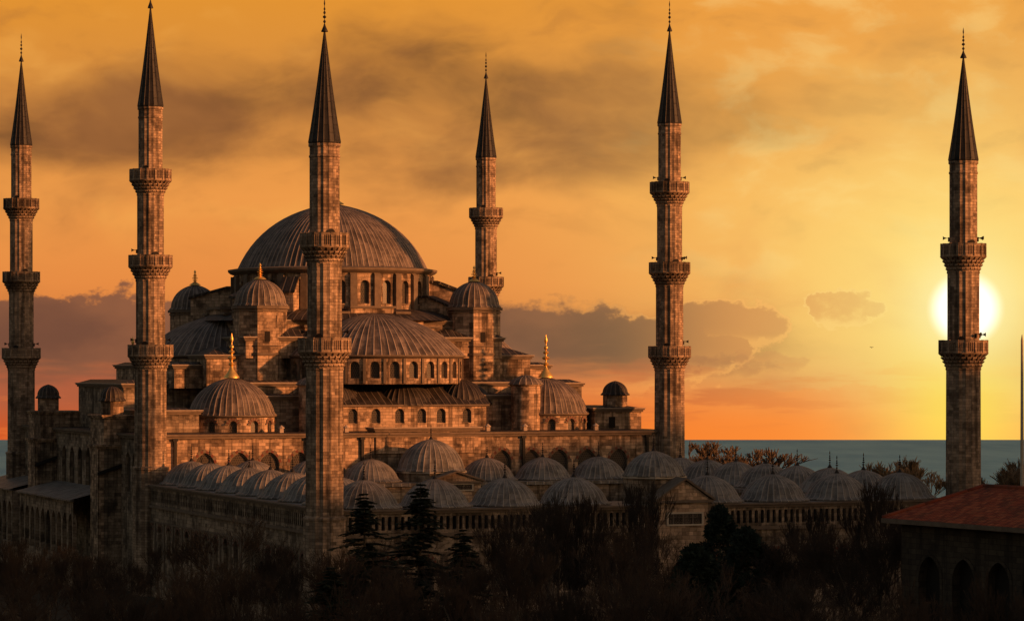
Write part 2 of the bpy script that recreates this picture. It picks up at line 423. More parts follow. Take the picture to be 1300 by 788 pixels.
# ------------------------------------------------------------------ walls with openings
def straight(x, y, dx, dy, nx, ny):
    return lambda s, zz, d: (x + dx * s - nx * d, y + dy * s - ny * d, zz)
def cyl(cx, cy, R, a0=0):
    return lambda s, zz, d: (cx + (R - d) * math.cos(a0 + s / R), cy + (R - d) * math.sin(a0 + s / R), zz)
def archz(op, s):
    sc, w, zb, zs, kind = op
    t = (s - sc) / (w / 2)
    t = max(-1, min(1, t))
    if kind == 'rect': return zs
    if kind == 'round': return zs + (w / 2) * math.sqrt(max(0, 1 - t * t))
    a = abs(t)     # pointed
    rr = 1.35
    q = math.sqrt(max(0, rr * rr - (a + rr - 1) ** 2))
    return zs + (w / 2) * q
def wall(mb, Mf, s0, s1, z0, z1, ops=(), depth=.4, ds=3.0, back=False):
    def quad(a, b, za, zb_, zc, zd):      # za,zb lower left/right ; zd,zc upper left/right
        mb.face([mb.V(Mf(a, za, 0)), mb.V(Mf(b, zb_, 0)), mb.V(Mf(b, zc, 0)), mb.V(Mf(a, zd, 0))], [(a, za), (b, zb_), (b, zc), (a, zd)])
    cur = s0
    for op in sorted(ops) + [None]:
        e = s1 if op is None else op[0] - op[1] / 2
        n = max(1, int(math.ceil((e - cur) / ds)))
        for i in range(n):
            a = cur + (e - cur) * i / n; b = cur + (e - cur) * (i + 1) / n
            quad(a, b, z0, z0, z1, z1)
        if op is None: break
        sc, w, zb, zs, kind = op
        n = 1 if kind == 'rect' else 10
        pts = [sc - w / 2 * math.cos(PI * i / n) for i in range(n + 1)] if n > 1 else [sc - w / 2, sc + w / 2]
        for i in range(n):
            a, b = pts[i], pts[i + 1]
            if zb > z0: quad(a, b, z0, z0, zb, zb)
            quad(a, b, archz(op, a), archz(op, b), z1, z1)
            q = [Mf(a, archz(op, a), 0), Mf(b, archz(op, b), 0), Mf(b, archz(op, b), depth), Mf(a, archz(op, a), depth)]
            mb.face([mb.V(p) for p in q], [(a, 0), (b, 0), (b, depth), (a, depth)])
            if back:
                q = [Mf(a, zb, depth), Mf(b, zb, depth), Mf(b, archz(op, b), depth), Mf(a, archz(op, a), depth)]
                mb.face([mb.V(p) for p in q], [(a, zb), (b, zb), (b, 1), (a, 1)], 1)
        for sg in (-1, 1):
            a = sc + sg * w / 2
            q = [Mf(a, zb, 0), Mf(a, zs, 0), Mf(a, zs, depth), Mf(a, zb, depth)]
            mb.face([mb.V(p) for p in q], [(0, zb), (0, zs), (depth, zs), (depth, zb)])
        q = [Mf(sc - w / 2, zb, 0), Mf(sc + w / 2, zb, 0), Mf(sc + w / 2, zb, depth), Mf(sc - w / 2, zb, depth)]
        mb.face([mb.V(p) for p in q], [(0, 0), (w, 0), (w, depth), (0, depth)])
        cur = sc + w / 2
WC = {}
def window_mesh(w, h, kind, vous, depth):
    key = (round(w, 2), round(h, 2), kind, vous, depth)
    if key in WC: return WC[key]
    mb = MB(); n = 12; op = (0, w, 0, h, kind)
    pts = [-w / 2 * math.cos(PI * i / n) for i in range(n + 1)]
    outl = [(p, archz(op, p)) for p in pts]
    for i in range(n):
        a, b = outl[i], outl[i + 1]
        q = [(a[0], 0, 0), (b[0], 0, 0), (b[0], 0, b[1]), (a[0], 0, a[1])]
        mb.face([mb.V(p) for p in q], [(p[0], p[2]) for p in q], 1)
    loop = [(-w / 2, 0)] + outl + [(w / 2, 0)]
    f = .09; cx_, cz_ = 0, h * .6
    inn = [(x * (1 - 2 * f / w), cz_ + (zz - cz_) * (1 - f / max(.5, h * .6))) for x, zz in loop]
    for i in range(len(loop)):
        j = (i + 1) % len(loop)
        a, b, c, d_ = loop[i], loop[j], inn[j], inn[i]
        mb.poly([(a[0], -.1, a[1]), (b[0], -.1, b[1]), (c[0], -.1, c[1]), (d_[0], -.1, d_[1])], None, 0)
        mb.poly([(c[0], -.1, c[1]), (d_[0], -.1, d_[1]), (d_[0], 0, d_[1]), (c[0], 0, c[1])], None, 0)
    if vous:
        N = 13; cz0 = h
        y0 = -depth - .035
        for i in range(N):
            a0 = PI - PI * i / N; a1 = PI - PI * (i + 1) / N
            def P(a, k):
                x = w / 2 * math.cos(a); zz = archz(op, x)
                return (x + k * math.cos(a), zz + k * math.sin(a) if kind != 'rect' else zz)
            kk = .42 if i % 2 == 0 else .30
            mi = 0 if i % 2 == 0 else 2
            q = [P(a0, .02), P(a1, .02), P(a1, kk), P(a0, kk)]
            mb.poly([(p[0], y0, p[1]) for p in q], None, mi)
            for j in range(4):
                a, b = q[j], q[(j + 1) % 4]
                mb.poly([(a[0], y0, a[1]), (b[0], y0, b[1]), (b[0], y0 + .08, b[1]), (a[0], y0 + .08, a[1])], None, mi)
    me = mb.mesh('window', [M['trim'], M['pane'], M['red']], False)
    WC[key] = me
    return me
def windows(Mf, ops, parent, depth=.4, vous=False):
    for sc, w, zb, zs, kind in ops:
        me = window_mesh(w, zs - zb, kind, vous, depth)
        p = Vector(Mf(sc, zb, depth - .01)); n = Vector(Mf(sc, zb, 0)) - Vector(Mf(sc, zb, 1))
        rz = math.atan2(n.y, n.x) + PI / 2
        place('window', me, parent, p, rz)
def cornice_box(mb, x0, x1, y0, y1, zt, h=.35, o=.35):
    mb.box(x0 - o, x1 + o, y0 - o, y1 + o, zt - h * .45, zt)
    mb.box(x0 - o * .55, x1 + o * .55, y0 - o * .55, y1 + o * .55, zt - h, zt - h * .45 - .003)
# ------------------------------------------------------------------ domes and finials
def capprof(R, H, n=14, z0=0, tip=.0):
    Sr = (R * R + H * H) / (2 * H)
    am = math.asin(min(1, R / Sr)) if H <= R else PI - math.asin(R / Sr)
    out = []
    for i in range(n + 1):
        a = am * (1 - i / n)
        out.append((max(.02, Sr * math.sin(a)), z0 + Sr * math.cos(a) - (Sr - H) + tip * (i / n) ** 6))
    return out
def rib_mod(R, hgt):
    def f(k, r):
        return (hgt if k % 4 == 0 else (0 if k % 4 == 2 else hgt * .18)) * min(1, r / R + .15)
    return f
DC = {}
def dome_mesh(R, H, ribs, mat, rib=.10, eave=.22, n=14, half=None):
    key = (R, H, ribs, mat.name, half)
    if key in DC: return DC[key]
    mb = MB()
    cp_ = [p for p in capprof(R, H - .16, n, .16, H * .05)]
    prof = [(R + eave * .6, -.16), (R + eave, -.12), (R + eave, -.02), (R + eave * .35, .10), (R - .02, .24)] + [p for p in cp_ if p[1] > .34]
    a0, a1 = half if half else (0, 2 * PI)
    mb.lathe(prof, ribs * 4, (0, 0), a0, a1, rib_mod(R, rib), ribs)
    me = mb.mesh('dome', mat, True, 60)
    DC[key] = me
    return me
FC = {}
def finial_mesh(h, r, mat, gold_alem=True):
    key = (h, r, mat.name)
    if key in FC: return FC[key]
    mb = MB(); p = []
    # bell foot, then shrinking balls on a rod, then a pointed leaf
    p += [(r * 1.5, 0), (r * 1.45, h * .03), (r * 1.0, h * .10), (r * .5, h * .18), (r * .28, h * .24)]
    for zc, rr in ((.31, .62), (.45, .80), (.58, .58), (.69, .44)):
        p += [(r * .16, h * (zc - .045)), (r * rr * .75, h * (zc - .03)), (r * rr, h * zc), (r * rr * .75, h * (zc + .03)), (r * .15, h * (zc + .045))]
    p += [(r * .12, h * .78), (r * .34, h * .85), (r * .26, h * .90), (r * .04, h)]
    mb.lathe(p, 10)
    me = mb.mesh('finial', mat, True, 50)
    FC[key] = me
    return me
def dome(parent, x, y, zb, R, H, ribs, mat, fh, fr, fmat, name='dome', rib=.10):
    o = place(name, dome_mesh(R, H, ribs, mat, rib), parent, (x, y, zb))
    if fh: place('finial', finial_mesh(fh, fr, fmat), o, (x, y, zb + H * 1.05 - .08))
    return o

# ================================================================== THE SETTING
def ground_h(x, y):
    D = (x - cam_x) * st + (y - cam_y) * ct
    return 0 if D < 520 else -62 * min(1, (D - 520) / 300) ** 1.3
mb = MB()
Ds = [-200, -50, 50, 100, 150, 200, 250, 300, 350, 400, 450, 520, 540, 570, 600, 640, 680, 720, 770, 830]
Xs = [-2200, -900, -400, -200, -100, 0, 100, 200, 400, 900, 2200]
grid = {}
for i, D in enumerate(Ds):
    for j, X_ in enumerate(Xs):
        x = cam_x + X_ * ct + D * st; y = cam_y - X_ * st + D * ct
        grid[i, j] = mb.V((x, y, ground_h(x, y)))
for i in range(len(Ds) - 1):
    for j in range(len(Xs) - 1):
        mb.face([grid[i, j], grid[i, j + 1], grid[i + 1, j + 1], grid[i + 1, j]], [(0, 0)] * 4)
m, b, g = newmat('park_ground', .95)
geo = g.nt.nodes.new('ShaderNodeNewGeometry')
n1 = g.noise(geo.outputs['Position'], .12, 8, .6)
g.nt.links.new(g.ramp(n1, [(.3, (.018, .018, .010)), (.55, (.030, .024, .016)), (.75, (.05, .042, .03))]), b.inputs['Base Color'])
bump(g, b, n1, .6, .5)
struct(mb, 'ground', m)
# the sea, 55 m below the hill the mosque stands on
SEA_Z = -55.0
sea_far = (EYE - SEA_Z) * F / (558 - HY)
mb = MB()
def cw(X_, D, zz): return (cam_x + X_ * ct + D * st, cam_y - X_ * st + D * ct, zz)
N = 24
for i in range(N):
    d0_ = 760 + (sea_far - 760) * i / N; d1_ = 760 + (sea_far - 760) * (i + 1) / N
    mb.poly([cw(-3500, d0_, SEA_Z), cw(3500, d0_, SEA_Z), cw(3500, d1_, SEA_Z), cw(-3500, d1_, SEA_Z)])
m, b, g = newmat('sea_water', .55)
geo = g.nt.nodes.new('ShaderNodeNewGeometry')
rot = g.nt.nodes.new('ShaderNodeVectorRotate'); rot.rotation_type = 'Z_AXIS'; rot.inputs['Angle'].default_value = TH
g.nt.links.new(geo.outputs['Position'], rot.inputs['Vector'])
mp = g.nt.nodes.new('ShaderNodeVectorMath'); mp.operation = 'MULTIPLY'; mp.inputs[1].default_value = (.012, .004, 0)
g.nt.links.new(rot.outputs[0], mp.inputs[0])
n1 = g.noise(mp.outputs[0], 1.0, 8, .65)
n2 = g.noise(geo.outputs['Position'], .25, 4, .6)
g.nt.links.new(g.mix(g.ss(n1, .35, .65), (.045, .27, .50), (.10, .37, .58)), b.inputs['Base Color'])
b.inputs['Specular IOR Level'].default_value = .12
bump(g, b, n2, .5, .4)
struct(mb, 'sea', m)

# ================================================================== MINARETS
def parapet_mesh(R, h):
    mb = MB(); n = 16
    for k in range(n):
        a0 = 2 * PI * k / n; a1 = 2 * PI * (k + 1) / n
        P = lambda a, r, zz: (r * math.cos(a), r * math.sin(a), zz)
        am = (a0 + a1) / 2
        def seg(ra, rb, za, zb, b0=a0, b1=a1):
            mb.poly([P(b0, ra, za), P(b1, ra, za), P(b1, ra, zb), P(b0, ra, zb)])
            mb.poly([P(b1, rb, za), P(b0, rb, za), P(b0, rb, zb), P(b1, rb, zb)])
            mb.poly([P(b0, ra, zb), P(b1, ra, zb), P(b1, rb, zb), P(b0, rb, zb)])
            mb.poly([P(b0, rb, za), P(b1, rb, za), P(b1, ra, za), P(b0, ra, za)])
        seg(R, R - .22, 0, .18); seg(R + .03, R - .2, h - .2, h)
        seg(R - .07, R - .15, .18, h - .2)
        da = .045
        Mx = Matrix.Rotation(a0, 4, 'Z')
        mb.box(R - .2, R + .05, -.11, .11, .0, h + .02, 0, Mx)
        for q in (.3, .5, .7):
            Mx = Matrix.Rotation(a0 + (a1 - a0) * q, 4, 'Z')
            mb.box((R - .12) * math.cos(PI / n) + .05, (R - .02) * math.cos(PI / n) + .05, -.035, .035, .18, h - .2, 0, Mx)
    return mb.mesh('parapet', M['shaft'], False)
def corbel_mesh(R0, R1, h):
    """stalactite corbel: rings of small niches stepping out from R0 to R1"""
    mb = MB(); rows = 4
    mb.lathe([(R0 - .02, 0), (R0 + .1 * (R1 - R0), .12 * h), (R1 - .35, h - .12), (R1 - .1, h), (.5, h)], 32)
    for r in range(rows):
        za = h * r / rows; zb = h * (r + 1) / rows
        ra = R0 + (R1 - R0) * ((r + .15) / rows); rb = R0 + (R1 - R0) * ((r + 1.0) / rows)
        n = 24
        for k in range(n):
            Mx = Matrix.Rotation(2 * PI * (k + .5 * (r % 2)) / n, 4, 'Z')
            wq = PI * rb / n * .72
            P = [(ra - .15, -wq * .5, za), (ra - .15, wq * .5, za), (rb, wq, zb), (rb, -wq, zb), (rb, wq, zb - .1), (rb, -wq, zb - .1), (ra - .5, wq, zb), (ra - .5, -wq, zb)]
            P = [tuple(Mx @ Vector(p)) for p in P]
            for q in ((0, 1, 4, 5), (5, 4, 2, 3), (3, 2, 6, 7), (0, 5, 3, 7), (1, 6, 2, 4)):
                mb.poly([P[i] for i in q])
    mb.lathe([(R1 - .3, h - .10), (R1 + .02, h - .08), (R1 + .08, h + .02), (R1 - .3, h + .03)], 32)
    return mb.mesh('corbel', M['shaft'], False)
def horn_mesh():
    mb = MB()
    Mx = Matrix.Rotation(PI / 2, 4, 'Y')
    mb.tube((0, 0, 0), (.3, 0, 0), .03, .03, 6)
    b0 = len(mb.v)
    mb.lathe([(.05, .25), (.07, .36), (.12, .46), (.19, .55), (.20, .56), (.17, .54), (.03, .44)], 12)
    mb.v = mb.v[:b0] + [tuple(Mx @ Vector(p)) for p in mb.v[b0:]]
    mb.box(-.1, .08, -.04, .04, -.35, .08)
    return mb.mesh('loudspeaker', M['iron'], True)
HORN = horn_mesh()
def shaft_mod(Rref):
    return lambda k, r: (0 if k % 2 == 0 else -.06 * r)
def minaret_meshes(kind):
    """kind 3: three balconies, kind 2: two balconies (heights from the eye level)"""
    if kind == 3:
        tops = [2.4, 12.2, 21.6]; Rs = [1.74, 1.60, 1.47, 1.32]; spire, apex, tip = 28.4, 39.5, 42.9; PR = [2.46, 2.38, 2.27]; rings = [-11.0, -3.6]
    else:
        tops = [2.55, 11.85]; Rs = [1.66, 1.54, 1.34]; spire, apex, tip = 19.8, 30.0, 32.7; PR = [2.34, 2.16]; rings = [-13.4, -3.0]
    mb = MB()
    prof = [(Rs[0] + .22, z(-25)), (Rs[0] + .22, z(rings[0]) - .3), (Rs[0] + .30, z(rings[0]) - .2), (Rs[0] + .30, z(rings[0])), (Rs[0] + .04, z(rings[0]) + .15)]
    for i, t in enumerate(tops):
        prof += [(Rs[i], z(t - 2.9)), (Rs[i] + .06, z(t - 2.86)), (Rs[i] + .06, z(t - 2.7)), (Rs[i], z(t - 2.66)), (Rs[i], z(t - 1.0)), (Rs[i + 1], z(t - .99))]
    prof += [(Rs[-1], z(spire - 1.25)), (Rs[-1] + .06, z(spire - 1.22)), (Rs[-1] + .06, z(spire - 1.05)), (Rs[-1], z(spire - 1.0)), (Rs[-1], z(spire - .3)), (Rs[-1] + .1, z(spire - .25)), (Rs[-1] + .1, z(spire))]
    mb.lathe(prof, 32, mod=shaft_mod(1))
    shaft = mb.mesh('shaft', M['shaft'], True, 20)
    mb = MB()
    Rb = Rs[-1] + .05
    pf = [(Rb, z(spire) + .02), (Rb + .04, z(spire) + .14)]
    Lh = apex - spire
    for i in range(11):
        t = i / 10
        pf.append(((Rb - .02) * (1 - t) ** 1.04 * (1 - .07 * math.sin(PI * t)) + .05, z(spire) + .2 + (Lh - .2) * t))
    mb.lathe([(Rb - .5, z(spire))] + pf, 64, mod=lambda k, r: (.045 if k % 4 == 0 else 0) * min(1, r), uvs=16)
    sp = mb.mesh('spire', M['spire'], True, 40)
    fin = finial_mesh(tip - apex + .25, .21, M['iron'])
    bal = []
    for i, t in enumerate(tops):
        bal.append((t, PR[i], Rs[i], corbel_mesh(Rs[i], PR[i], 1.5), parapet_mesh(PR[i], 1.25), Rs[i + 1]))
    # door onto the balcony
    return shaft, sp, fin, bal, apex
MM = {3: minaret_meshes(3), 2: minaret_meshes(2)}
def floor_mesh(R):
    mb = MB(); mb.lathe([(R, 0), (R, .08), (.3, .08)], 24); return mb.mesh('walkway', M['trim'], False)
def door_mesh():
    mb = MB(); op = (0, .75, 0, 1.2, 'round')
    pts = [-.375 * math.cos(PI * i / 8) for i in range(9)]
    for i in range(8):
        a, b = pts[i], pts[i + 1]
        mb.poly([(a, 0, 0), (b, 0, 0), (b, 0, archz(op, b)), (a, 0, archz(op, a))])
    return mb.mesh('doorway', M['dark'], False)
DOOR = door_mesh()
def minaret(px, D, kind, label, horns):
    x, y = at(px, D)
    t = thing('minaret', label, 'minaret', (x, y, 0), 'six minarets round the mosque')
    shaft, sp, fin, bal, apex = MM[kind]
    place('shaft', shaft, t, (x, y, 0)); s_ = place('spire', sp, t, (x, y, 0))
    place('finial', fin, s_, (x, y, z(apex) - .25))
    for i, (top, PRr, Ra, cm, pm, Rn) in enumerate(bal):
        b_ = place('balcony', cm, t, (x, y, z(top - 1.25 - 1.5)))
        place('parapet', pm, b_, (x, y, z(top - 1.25)))
        a = -TH - PI / 2 + (.5 if i % 2 else -.3)
        place('doorway', DOOR, t, (x + (Rn + .015) * math.cos(a), y + (Rn + .015) * math.sin(a), z(top - 1.2)), a + PI / 2)
        for (bi, az) in horns:
            if bi == i:
                a = R_(az) - TH
                place('loudspeaker', HORN, t, (x + (Rn + .05) * math.cos(a), y + (Rn + .05) * math.sin(a), z(top + .55)), a)
    return t
minaret(27, 379.6, 3, 'farthest left stone minaret with three balconies, standing against the sky at the left edge', [(0, 10), (0, 170)])
minaret(191, 323.1, 3, 'fluted minaret second from the left, its spire tip cut off by the top edge', [(0, 20), (0, 200), (1, 190)])
minaret(617, 401.9, 3, 'minaret behind the hall, lower half hidden by the domed tower right of the great dome', [(1, -10)])
minaret(850, 345.4, 3, 'three balcony minaret at the right end of the prayer hall beside the open sky', [(0, 0), (1, 30), (1, -20), (1, 180), (2, 10), (2, 170)])
minaret(412, 262.2, 2, 'nearest minaret, rising in front of the great dome at the near courtyard corner', [(0, 15), (0, 165)])
minaret(1223, 284.5, 2, 'dark minaret with two balconies standing in front of the setting sun', [(0, 0), (0, -50), (1, 10), (1, 170), (1, -15)])

# ================================================================== PRAYER HALL
hall = thing('mosque', 'great mosque prayer hall with cascading ribbed lead domes over rose lit stone walls', 'mosque', (32, 30, 0))
def stonebox(name, x0, x1, y0, y1, z0, z1, mat='stone', corn=True, roof=None):
    mb = MB(); mb.box(x0, x1, y0, y1, z0, z1 - .05)
    o = build(mb, name, M[mat], hall, False)
    if corn:
        mb = MB(); cornice_box(mb, x0, x1, y0, y1, z1, .4, .32)
        for (a0_, a1_, b0_, b1_) in ((x0 - .4, x1 + .4, y0 - .4, y0 - .1), (x0 - .4, x0 - .1, y0 - .095, y1 + .4), (x1 + .1, x1 + .4, y0 - .095, y1 + .4)):
            mb.box(a0_, a1_, b0_, b1_, z1 + .004, z1 + .10, 1)
        build(mb, 'cornice', [M['trim'], M['coping']], o, False)
    if roof is not None:
        mb = MB()
        a = .3
        x0 -= a; x1 += a; y0 -= a; y1 += a
        inset, rz = roof
        P = [(x0, y0, z1 + .012), (x1, y0, z1 + .012), (x1, y1, z1 + .01), (x0, y1, z1 + .01)]
        Q = [(x0 + inset, y0 + inset, z1 + rz), (x1 - inset, y0 + inset, z1 + rz), (x1 - inset, y1 - inset, z1 + rz), (x0 + inset, y1 - inset, z1 + rz)]
        for i in range(4):
            j = (i + 1) % 4
            L = (Vector(P[j]) - Vector(P[i])).length; hh = (Vector(Q[i]) - Vector(P[i])).length
            mb.poly([P[i], P[j], Q[j], Q[i]], [(0, 0), (L / .8, 0), ((L - inset) / .8, hh), (inset / .8, hh)])
        mb.poly(Q, [(p[0] / .8, p[1]) for p in Q])
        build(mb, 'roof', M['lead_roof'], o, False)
    return o
# --- lower storey: outer walls
mb = MB()
opsF = [(u, 2.3, z(-12.6), z(-11.0), 'pointed') for u in (7.0, 11.0, 14.5, 18.0, 21.6, 42.4, 46.0, 49.5, 53.0, 57.0)]
MF = straight(0, 0, 1, 0, 0, -1)
wall(mb, MF, 0, 64, z(-25), z(-7.7), opsF, .35, 4)
fw_ = build(mb, 'front_wall', M['stone'], hall, False)
windows(MF, opsF, fw_, .35, True)
mb = MB()
opsE = [(v, 2.2, z(-14.0), z(-10.9), 'pointed') for v in (3.6, 6.6, 17.0, 21.0, 25.0, 29.0, 33.0, 37.0, 49, 53)]
ME = straight(0, 0, 0, 1, -1, 0)
wall(mb, ME, 0, 60, z(-25), z(-7.7), opsE, .45, 4)
sw_ = build(mb, 'side_wall', M['stone2'], hall, False)
windows(ME, opsE, sw_, .45, False)
mb = MB(); mb.box(.45, 63.5, 59, 60, z(-25), z(-7.7)); mb.box(63.2, 64, 0.02, 58.9, z(-25), z(-7.7))
build(mb, 'rear_wall', M['stone2'], hall, False)
mb = MB(); cornice_box(mb, 0, 64, 0, 60, z(-7.45), .5, .45)
build(mb, 'cornice', M['trim'], hall, False)
# raised centre of the front
ctr = stonebox('raised_parapet', 27.0, 39.4, -.18, 2.2, z(-9.8), z(-6.95))
# gallery roof
mb = MB()
P = [(-.4, -.4, z(-7.44)), (64.4, -.4, z(-7.44)), (64.4, 60.4, z(-7.44)), (-.4, 60.4, z(-7.44))]
Q = [(5, 3.2, z(-7.36)), (59, 3.2, z(-7.36)), (59, 55, z(-7.36)), (5, 55, z(-7.36))]
for i in range(4):
    j = (i + 1) % 4
    mb.poly([P[i], P[j], Q[j], Q[i]], [(0, 0), (80, 0), (73, 5), (7, 5)])
mb.poly(Q, [(p[0] / .8, p[1]) for p in Q])
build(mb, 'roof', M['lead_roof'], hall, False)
# --- stepped storeys of the square body
stonebox('storey', 14.5, 49.5, 9.5, 50.5, z(-7.5), z(-1.9), 'stone', True, (1.5, .35))
stonebox('storey', 3, 61, 20, 42, z(-7.5), z(-2.05), 'stone2', True, (1.5, .5))
stonebox('storey', 8.4, 55.6, 17.5, 44.5, z(-2.5), z(.15), 'stone', True, (1.2, .4))
stonebox('storey', 11.7, 52.3, 15.5, 46.5, z(-2.3), z(1.3), 'stone', True, (2.5, 1.0))
stonebox('storey', 16.0, 48.0, 14.0, 46.0, z(1.0), z(3.4), 'stone', True, (1.8, 1.0))
blk = stonebox('storey', 18.2, 45.8, 16.4, 43.6, z(2.0), z(5.4), 'stone', True, None)
# stepped gables over the half domes
def gable(o, dx, dn):
    mb = MB()
    st_ = [(2.7, 6.9), (4.6, 6.25), (6.4, 5.5), (8.4, 4.6), (10.4, 3.6)]
    pts = []
    for a, zz in st_: pts += [(-a, z(zz))] if not pts else [(-prev, z(zz)), (-a, z(zz))]; prev = a
    left = []
    prev = None
    for a, zz in st_:
        if prev is not None: left.append((-prev, z(zz)))
        left.append((-a, z(zz))); prev = a
    left.append((-prev, z(1.5)))
    right = [(-p[0], p[1]) for p in left][::-1]
    poly = right + left
    mb.extr(poly, o, dx, dn, 2.0)
    ob = build(mb, 'stepped_gable', M['stone'], hall, False)
    mb = MB(); prev = 0
    for i, (a, zz) in enumerate(st_):
        for sg in ((-1, 1) if i else (0,)):
            if sg == 0: s0, s1 = -a - .15, a + .15
            else: s0, s1 = sorted((sg * (prev + .16), sg * (a + .15)))
            mb.extr([(s0, z(zz) + .005), (s1, z(zz) + .005), (s1, z(zz) + .28), (s0, z(zz) + .28)], (o[0] - dn[0] * .25, o[1] - dn[1] * .25), dx, dn, 2.5)
        prev = a
    build(mb, 'coping', M['pale'] if False else M['trim'], ob, False)
gable((32, 15.2), (1, 0), (0, 1)); gable((17.0, 30), (0, 1), (1, 0)); gable((47.0, 30), (0, 1), (-1, 0)); gable((32, 44.8), (1, 0), (0, -1))
# lead skirt under the drum
mb = MB()
mb.lathe([(17.2, z(5.5)), (15.8, z(6.1)), (13.4, z(6.75)), (12.2, z(6.9))], 48, (32, 30), uvs=110)
build(mb, 'drum_roof', M['lead_roof'], hall, True)
# --- great drum with windows, pilasters and cornice
RD = 12.1
MD = cyl(32, 30, RD)
mb = MB(); NW = 26
opsD = [((i + .5) * 2 * PI * RD / NW, 1.15, z(7.5), z(9.75), 'round') for i in range(NW)]
wall(mb, MD, 0, 2 * PI * RD, z(6.3), z(11.5), opsD, .5, .8)
dr = build(mb, 'drum', M['stone'], hall, True, 25)
front = [o for o in opsD if R_(130) < (o[0] / RD) < R_(350)]
windows(MD, front, dr, .5)
mb = MB()
for i in range(NW):
    Mx = Matrix.Translation((32, 30, 0)) @ Matrix.Rotation(2 * PI * i / NW, 4, 'Z')
    mb.box(RD - .1, RD + .42, -.42, .42, z(6.4), z(10.95), 0, Mx)
    P = [Mx @ Vector(p) for p in ((RD + .42, -.42, z(10.95)), (RD + .42, .42, z(10.95)), (RD, .42, z(11.3)), (RD, -.42, z(11.3)))]
    mb.poly(P)
build(mb, 'pilaster_ring', M['trim'], dr, False)
mb = MB(); mb.lathe([(RD, z(11.15)), (RD + .45, z(11.3)), (RD + .75, z(11.55)), (RD + .78, z(11.8)), (RD - .5, z(12.0))], 72, (32, 30))
build(mb, 'cornice', M['trim'], dr, True)
dome(hall, 32, 30, z(11.85), 11.55, 7.8, 104, M['lead'], 3.2, .95, M['gold'], 'great_dome', .10)
# flying buttresses by the drum
def buttress(a, r1, zt, w, zend):
    mb = MB(); ca, sa = math.cos(a), math.sin(a)
    pr = [(RD - .2, z(5.2)), (r1, z(5.2)), (r1, z(zend)), (RD + .9, z(zt)), (RD - .2, z(zt))]
    o = (32 + sa * w / 2, 30 - ca * w / 2)
    mb.extr(pr, o, (ca, sa), (-sa, ca), w)
    ob = build(mb, 'drum_buttress', M['stone'], hall, False)
    mb = MB(); w2 = w + .5
    pr = [(RD - .1, z(zt) + .01), (RD + .95, z(zt) + .01), (r1 + .25, z(zend) + .01 - .1), (r1 + .25, z(zend) + .2), (RD + .95, z(zt) + .3), (RD - .1, z(zt) + .3)]
    mb.extr(pr, (32 + sa * w2 / 2, 30 - ca * w2 / 2), (ca, sa), (-sa, ca), w2)
    build(mb, 'buttress_cap', M['lead_roof'], ob, False)
for a_, r1_, zt_, w_, ze_ in ((28, 16.6, 9.6, 1.7, 8.2), (62, 16.6, 9.6, 1.7, 8.2), (118, 16.6, 9.6, 1.7, 8.2), (152, 17.6, 9.6, 1.9, 8.4), (208, 16.6, 9.6, 1.7, 8.2), (229, 14.2, 10.4, 1.6, 8.8),
                             (318, 16.4, 8.3, 2.4, 6.9), (334, 16.8, 10.2, 1.8, 8.8), (135, 15.2, 8.6, 2.2, 7.2), (45, 15.2, 8.6, 2.2, 7.2)):
    buttress(R_(a_), r1_, zt_, w_, ze_)
# --- half domes
def half_dome(cx, cy, R, H, vis, gaps):
    z0, z1 = z(-2.0), z(1.25)
    MC = cyl(cx, cy, R)
    n = 28
    ops = [((i + .5) * 2 * PI * R / n, 1.15, z(-1.35), z(.05), 'round') for i in range(n)]
    mb = MB(); wall(mb, MC, 0, 2 * PI * R, z0, z1, ops, .45, .8)
    d_ = build(mb, 'half_drum', M['stone'], hall, True, 25)
    windows(MC, [o for o in ops if vis[0] < math.degrees(o[0] / R) < vis[1]], d_, .45)
    mb = MB()
    for i in range(n):
        if vis[0] < 360 * i / n < vis[1]:
            Mx = Matrix.Translation((cx, cy, 0)) @ Matrix.Rotation(2 * PI * i / n, 4, 'Z')
            mb.box(R - .1, R + .14, -.16, .16, z(-1.9), z(.95), 0, Mx)
    mb.lathe([(R, z(.95)), (R + .2, z(1.02)), (R + .42, z(1.2)), (R + .42, z(1.33)), (R - .3, z(1.42))], 64, (cx, cy))
    build(mb, 'cornice', M['trim'], d_, True)
    o = place('half_dome', dome_mesh(R + .05, H, 72, M['lead'], .12, .2), hall, (cx, cy, z(1.35)))
half_dome(32, 14.5, 10.35, 4.75, (170, 372), None)
half_dome(18.2, 30, 9.7, 4.75, (90, 275), None)
half_dome(45.8, 30, 9.7, 4.75, (265, 450), None)
half_dome(32, 45.5, 10.35, 4.75, (0, 0.1), None)
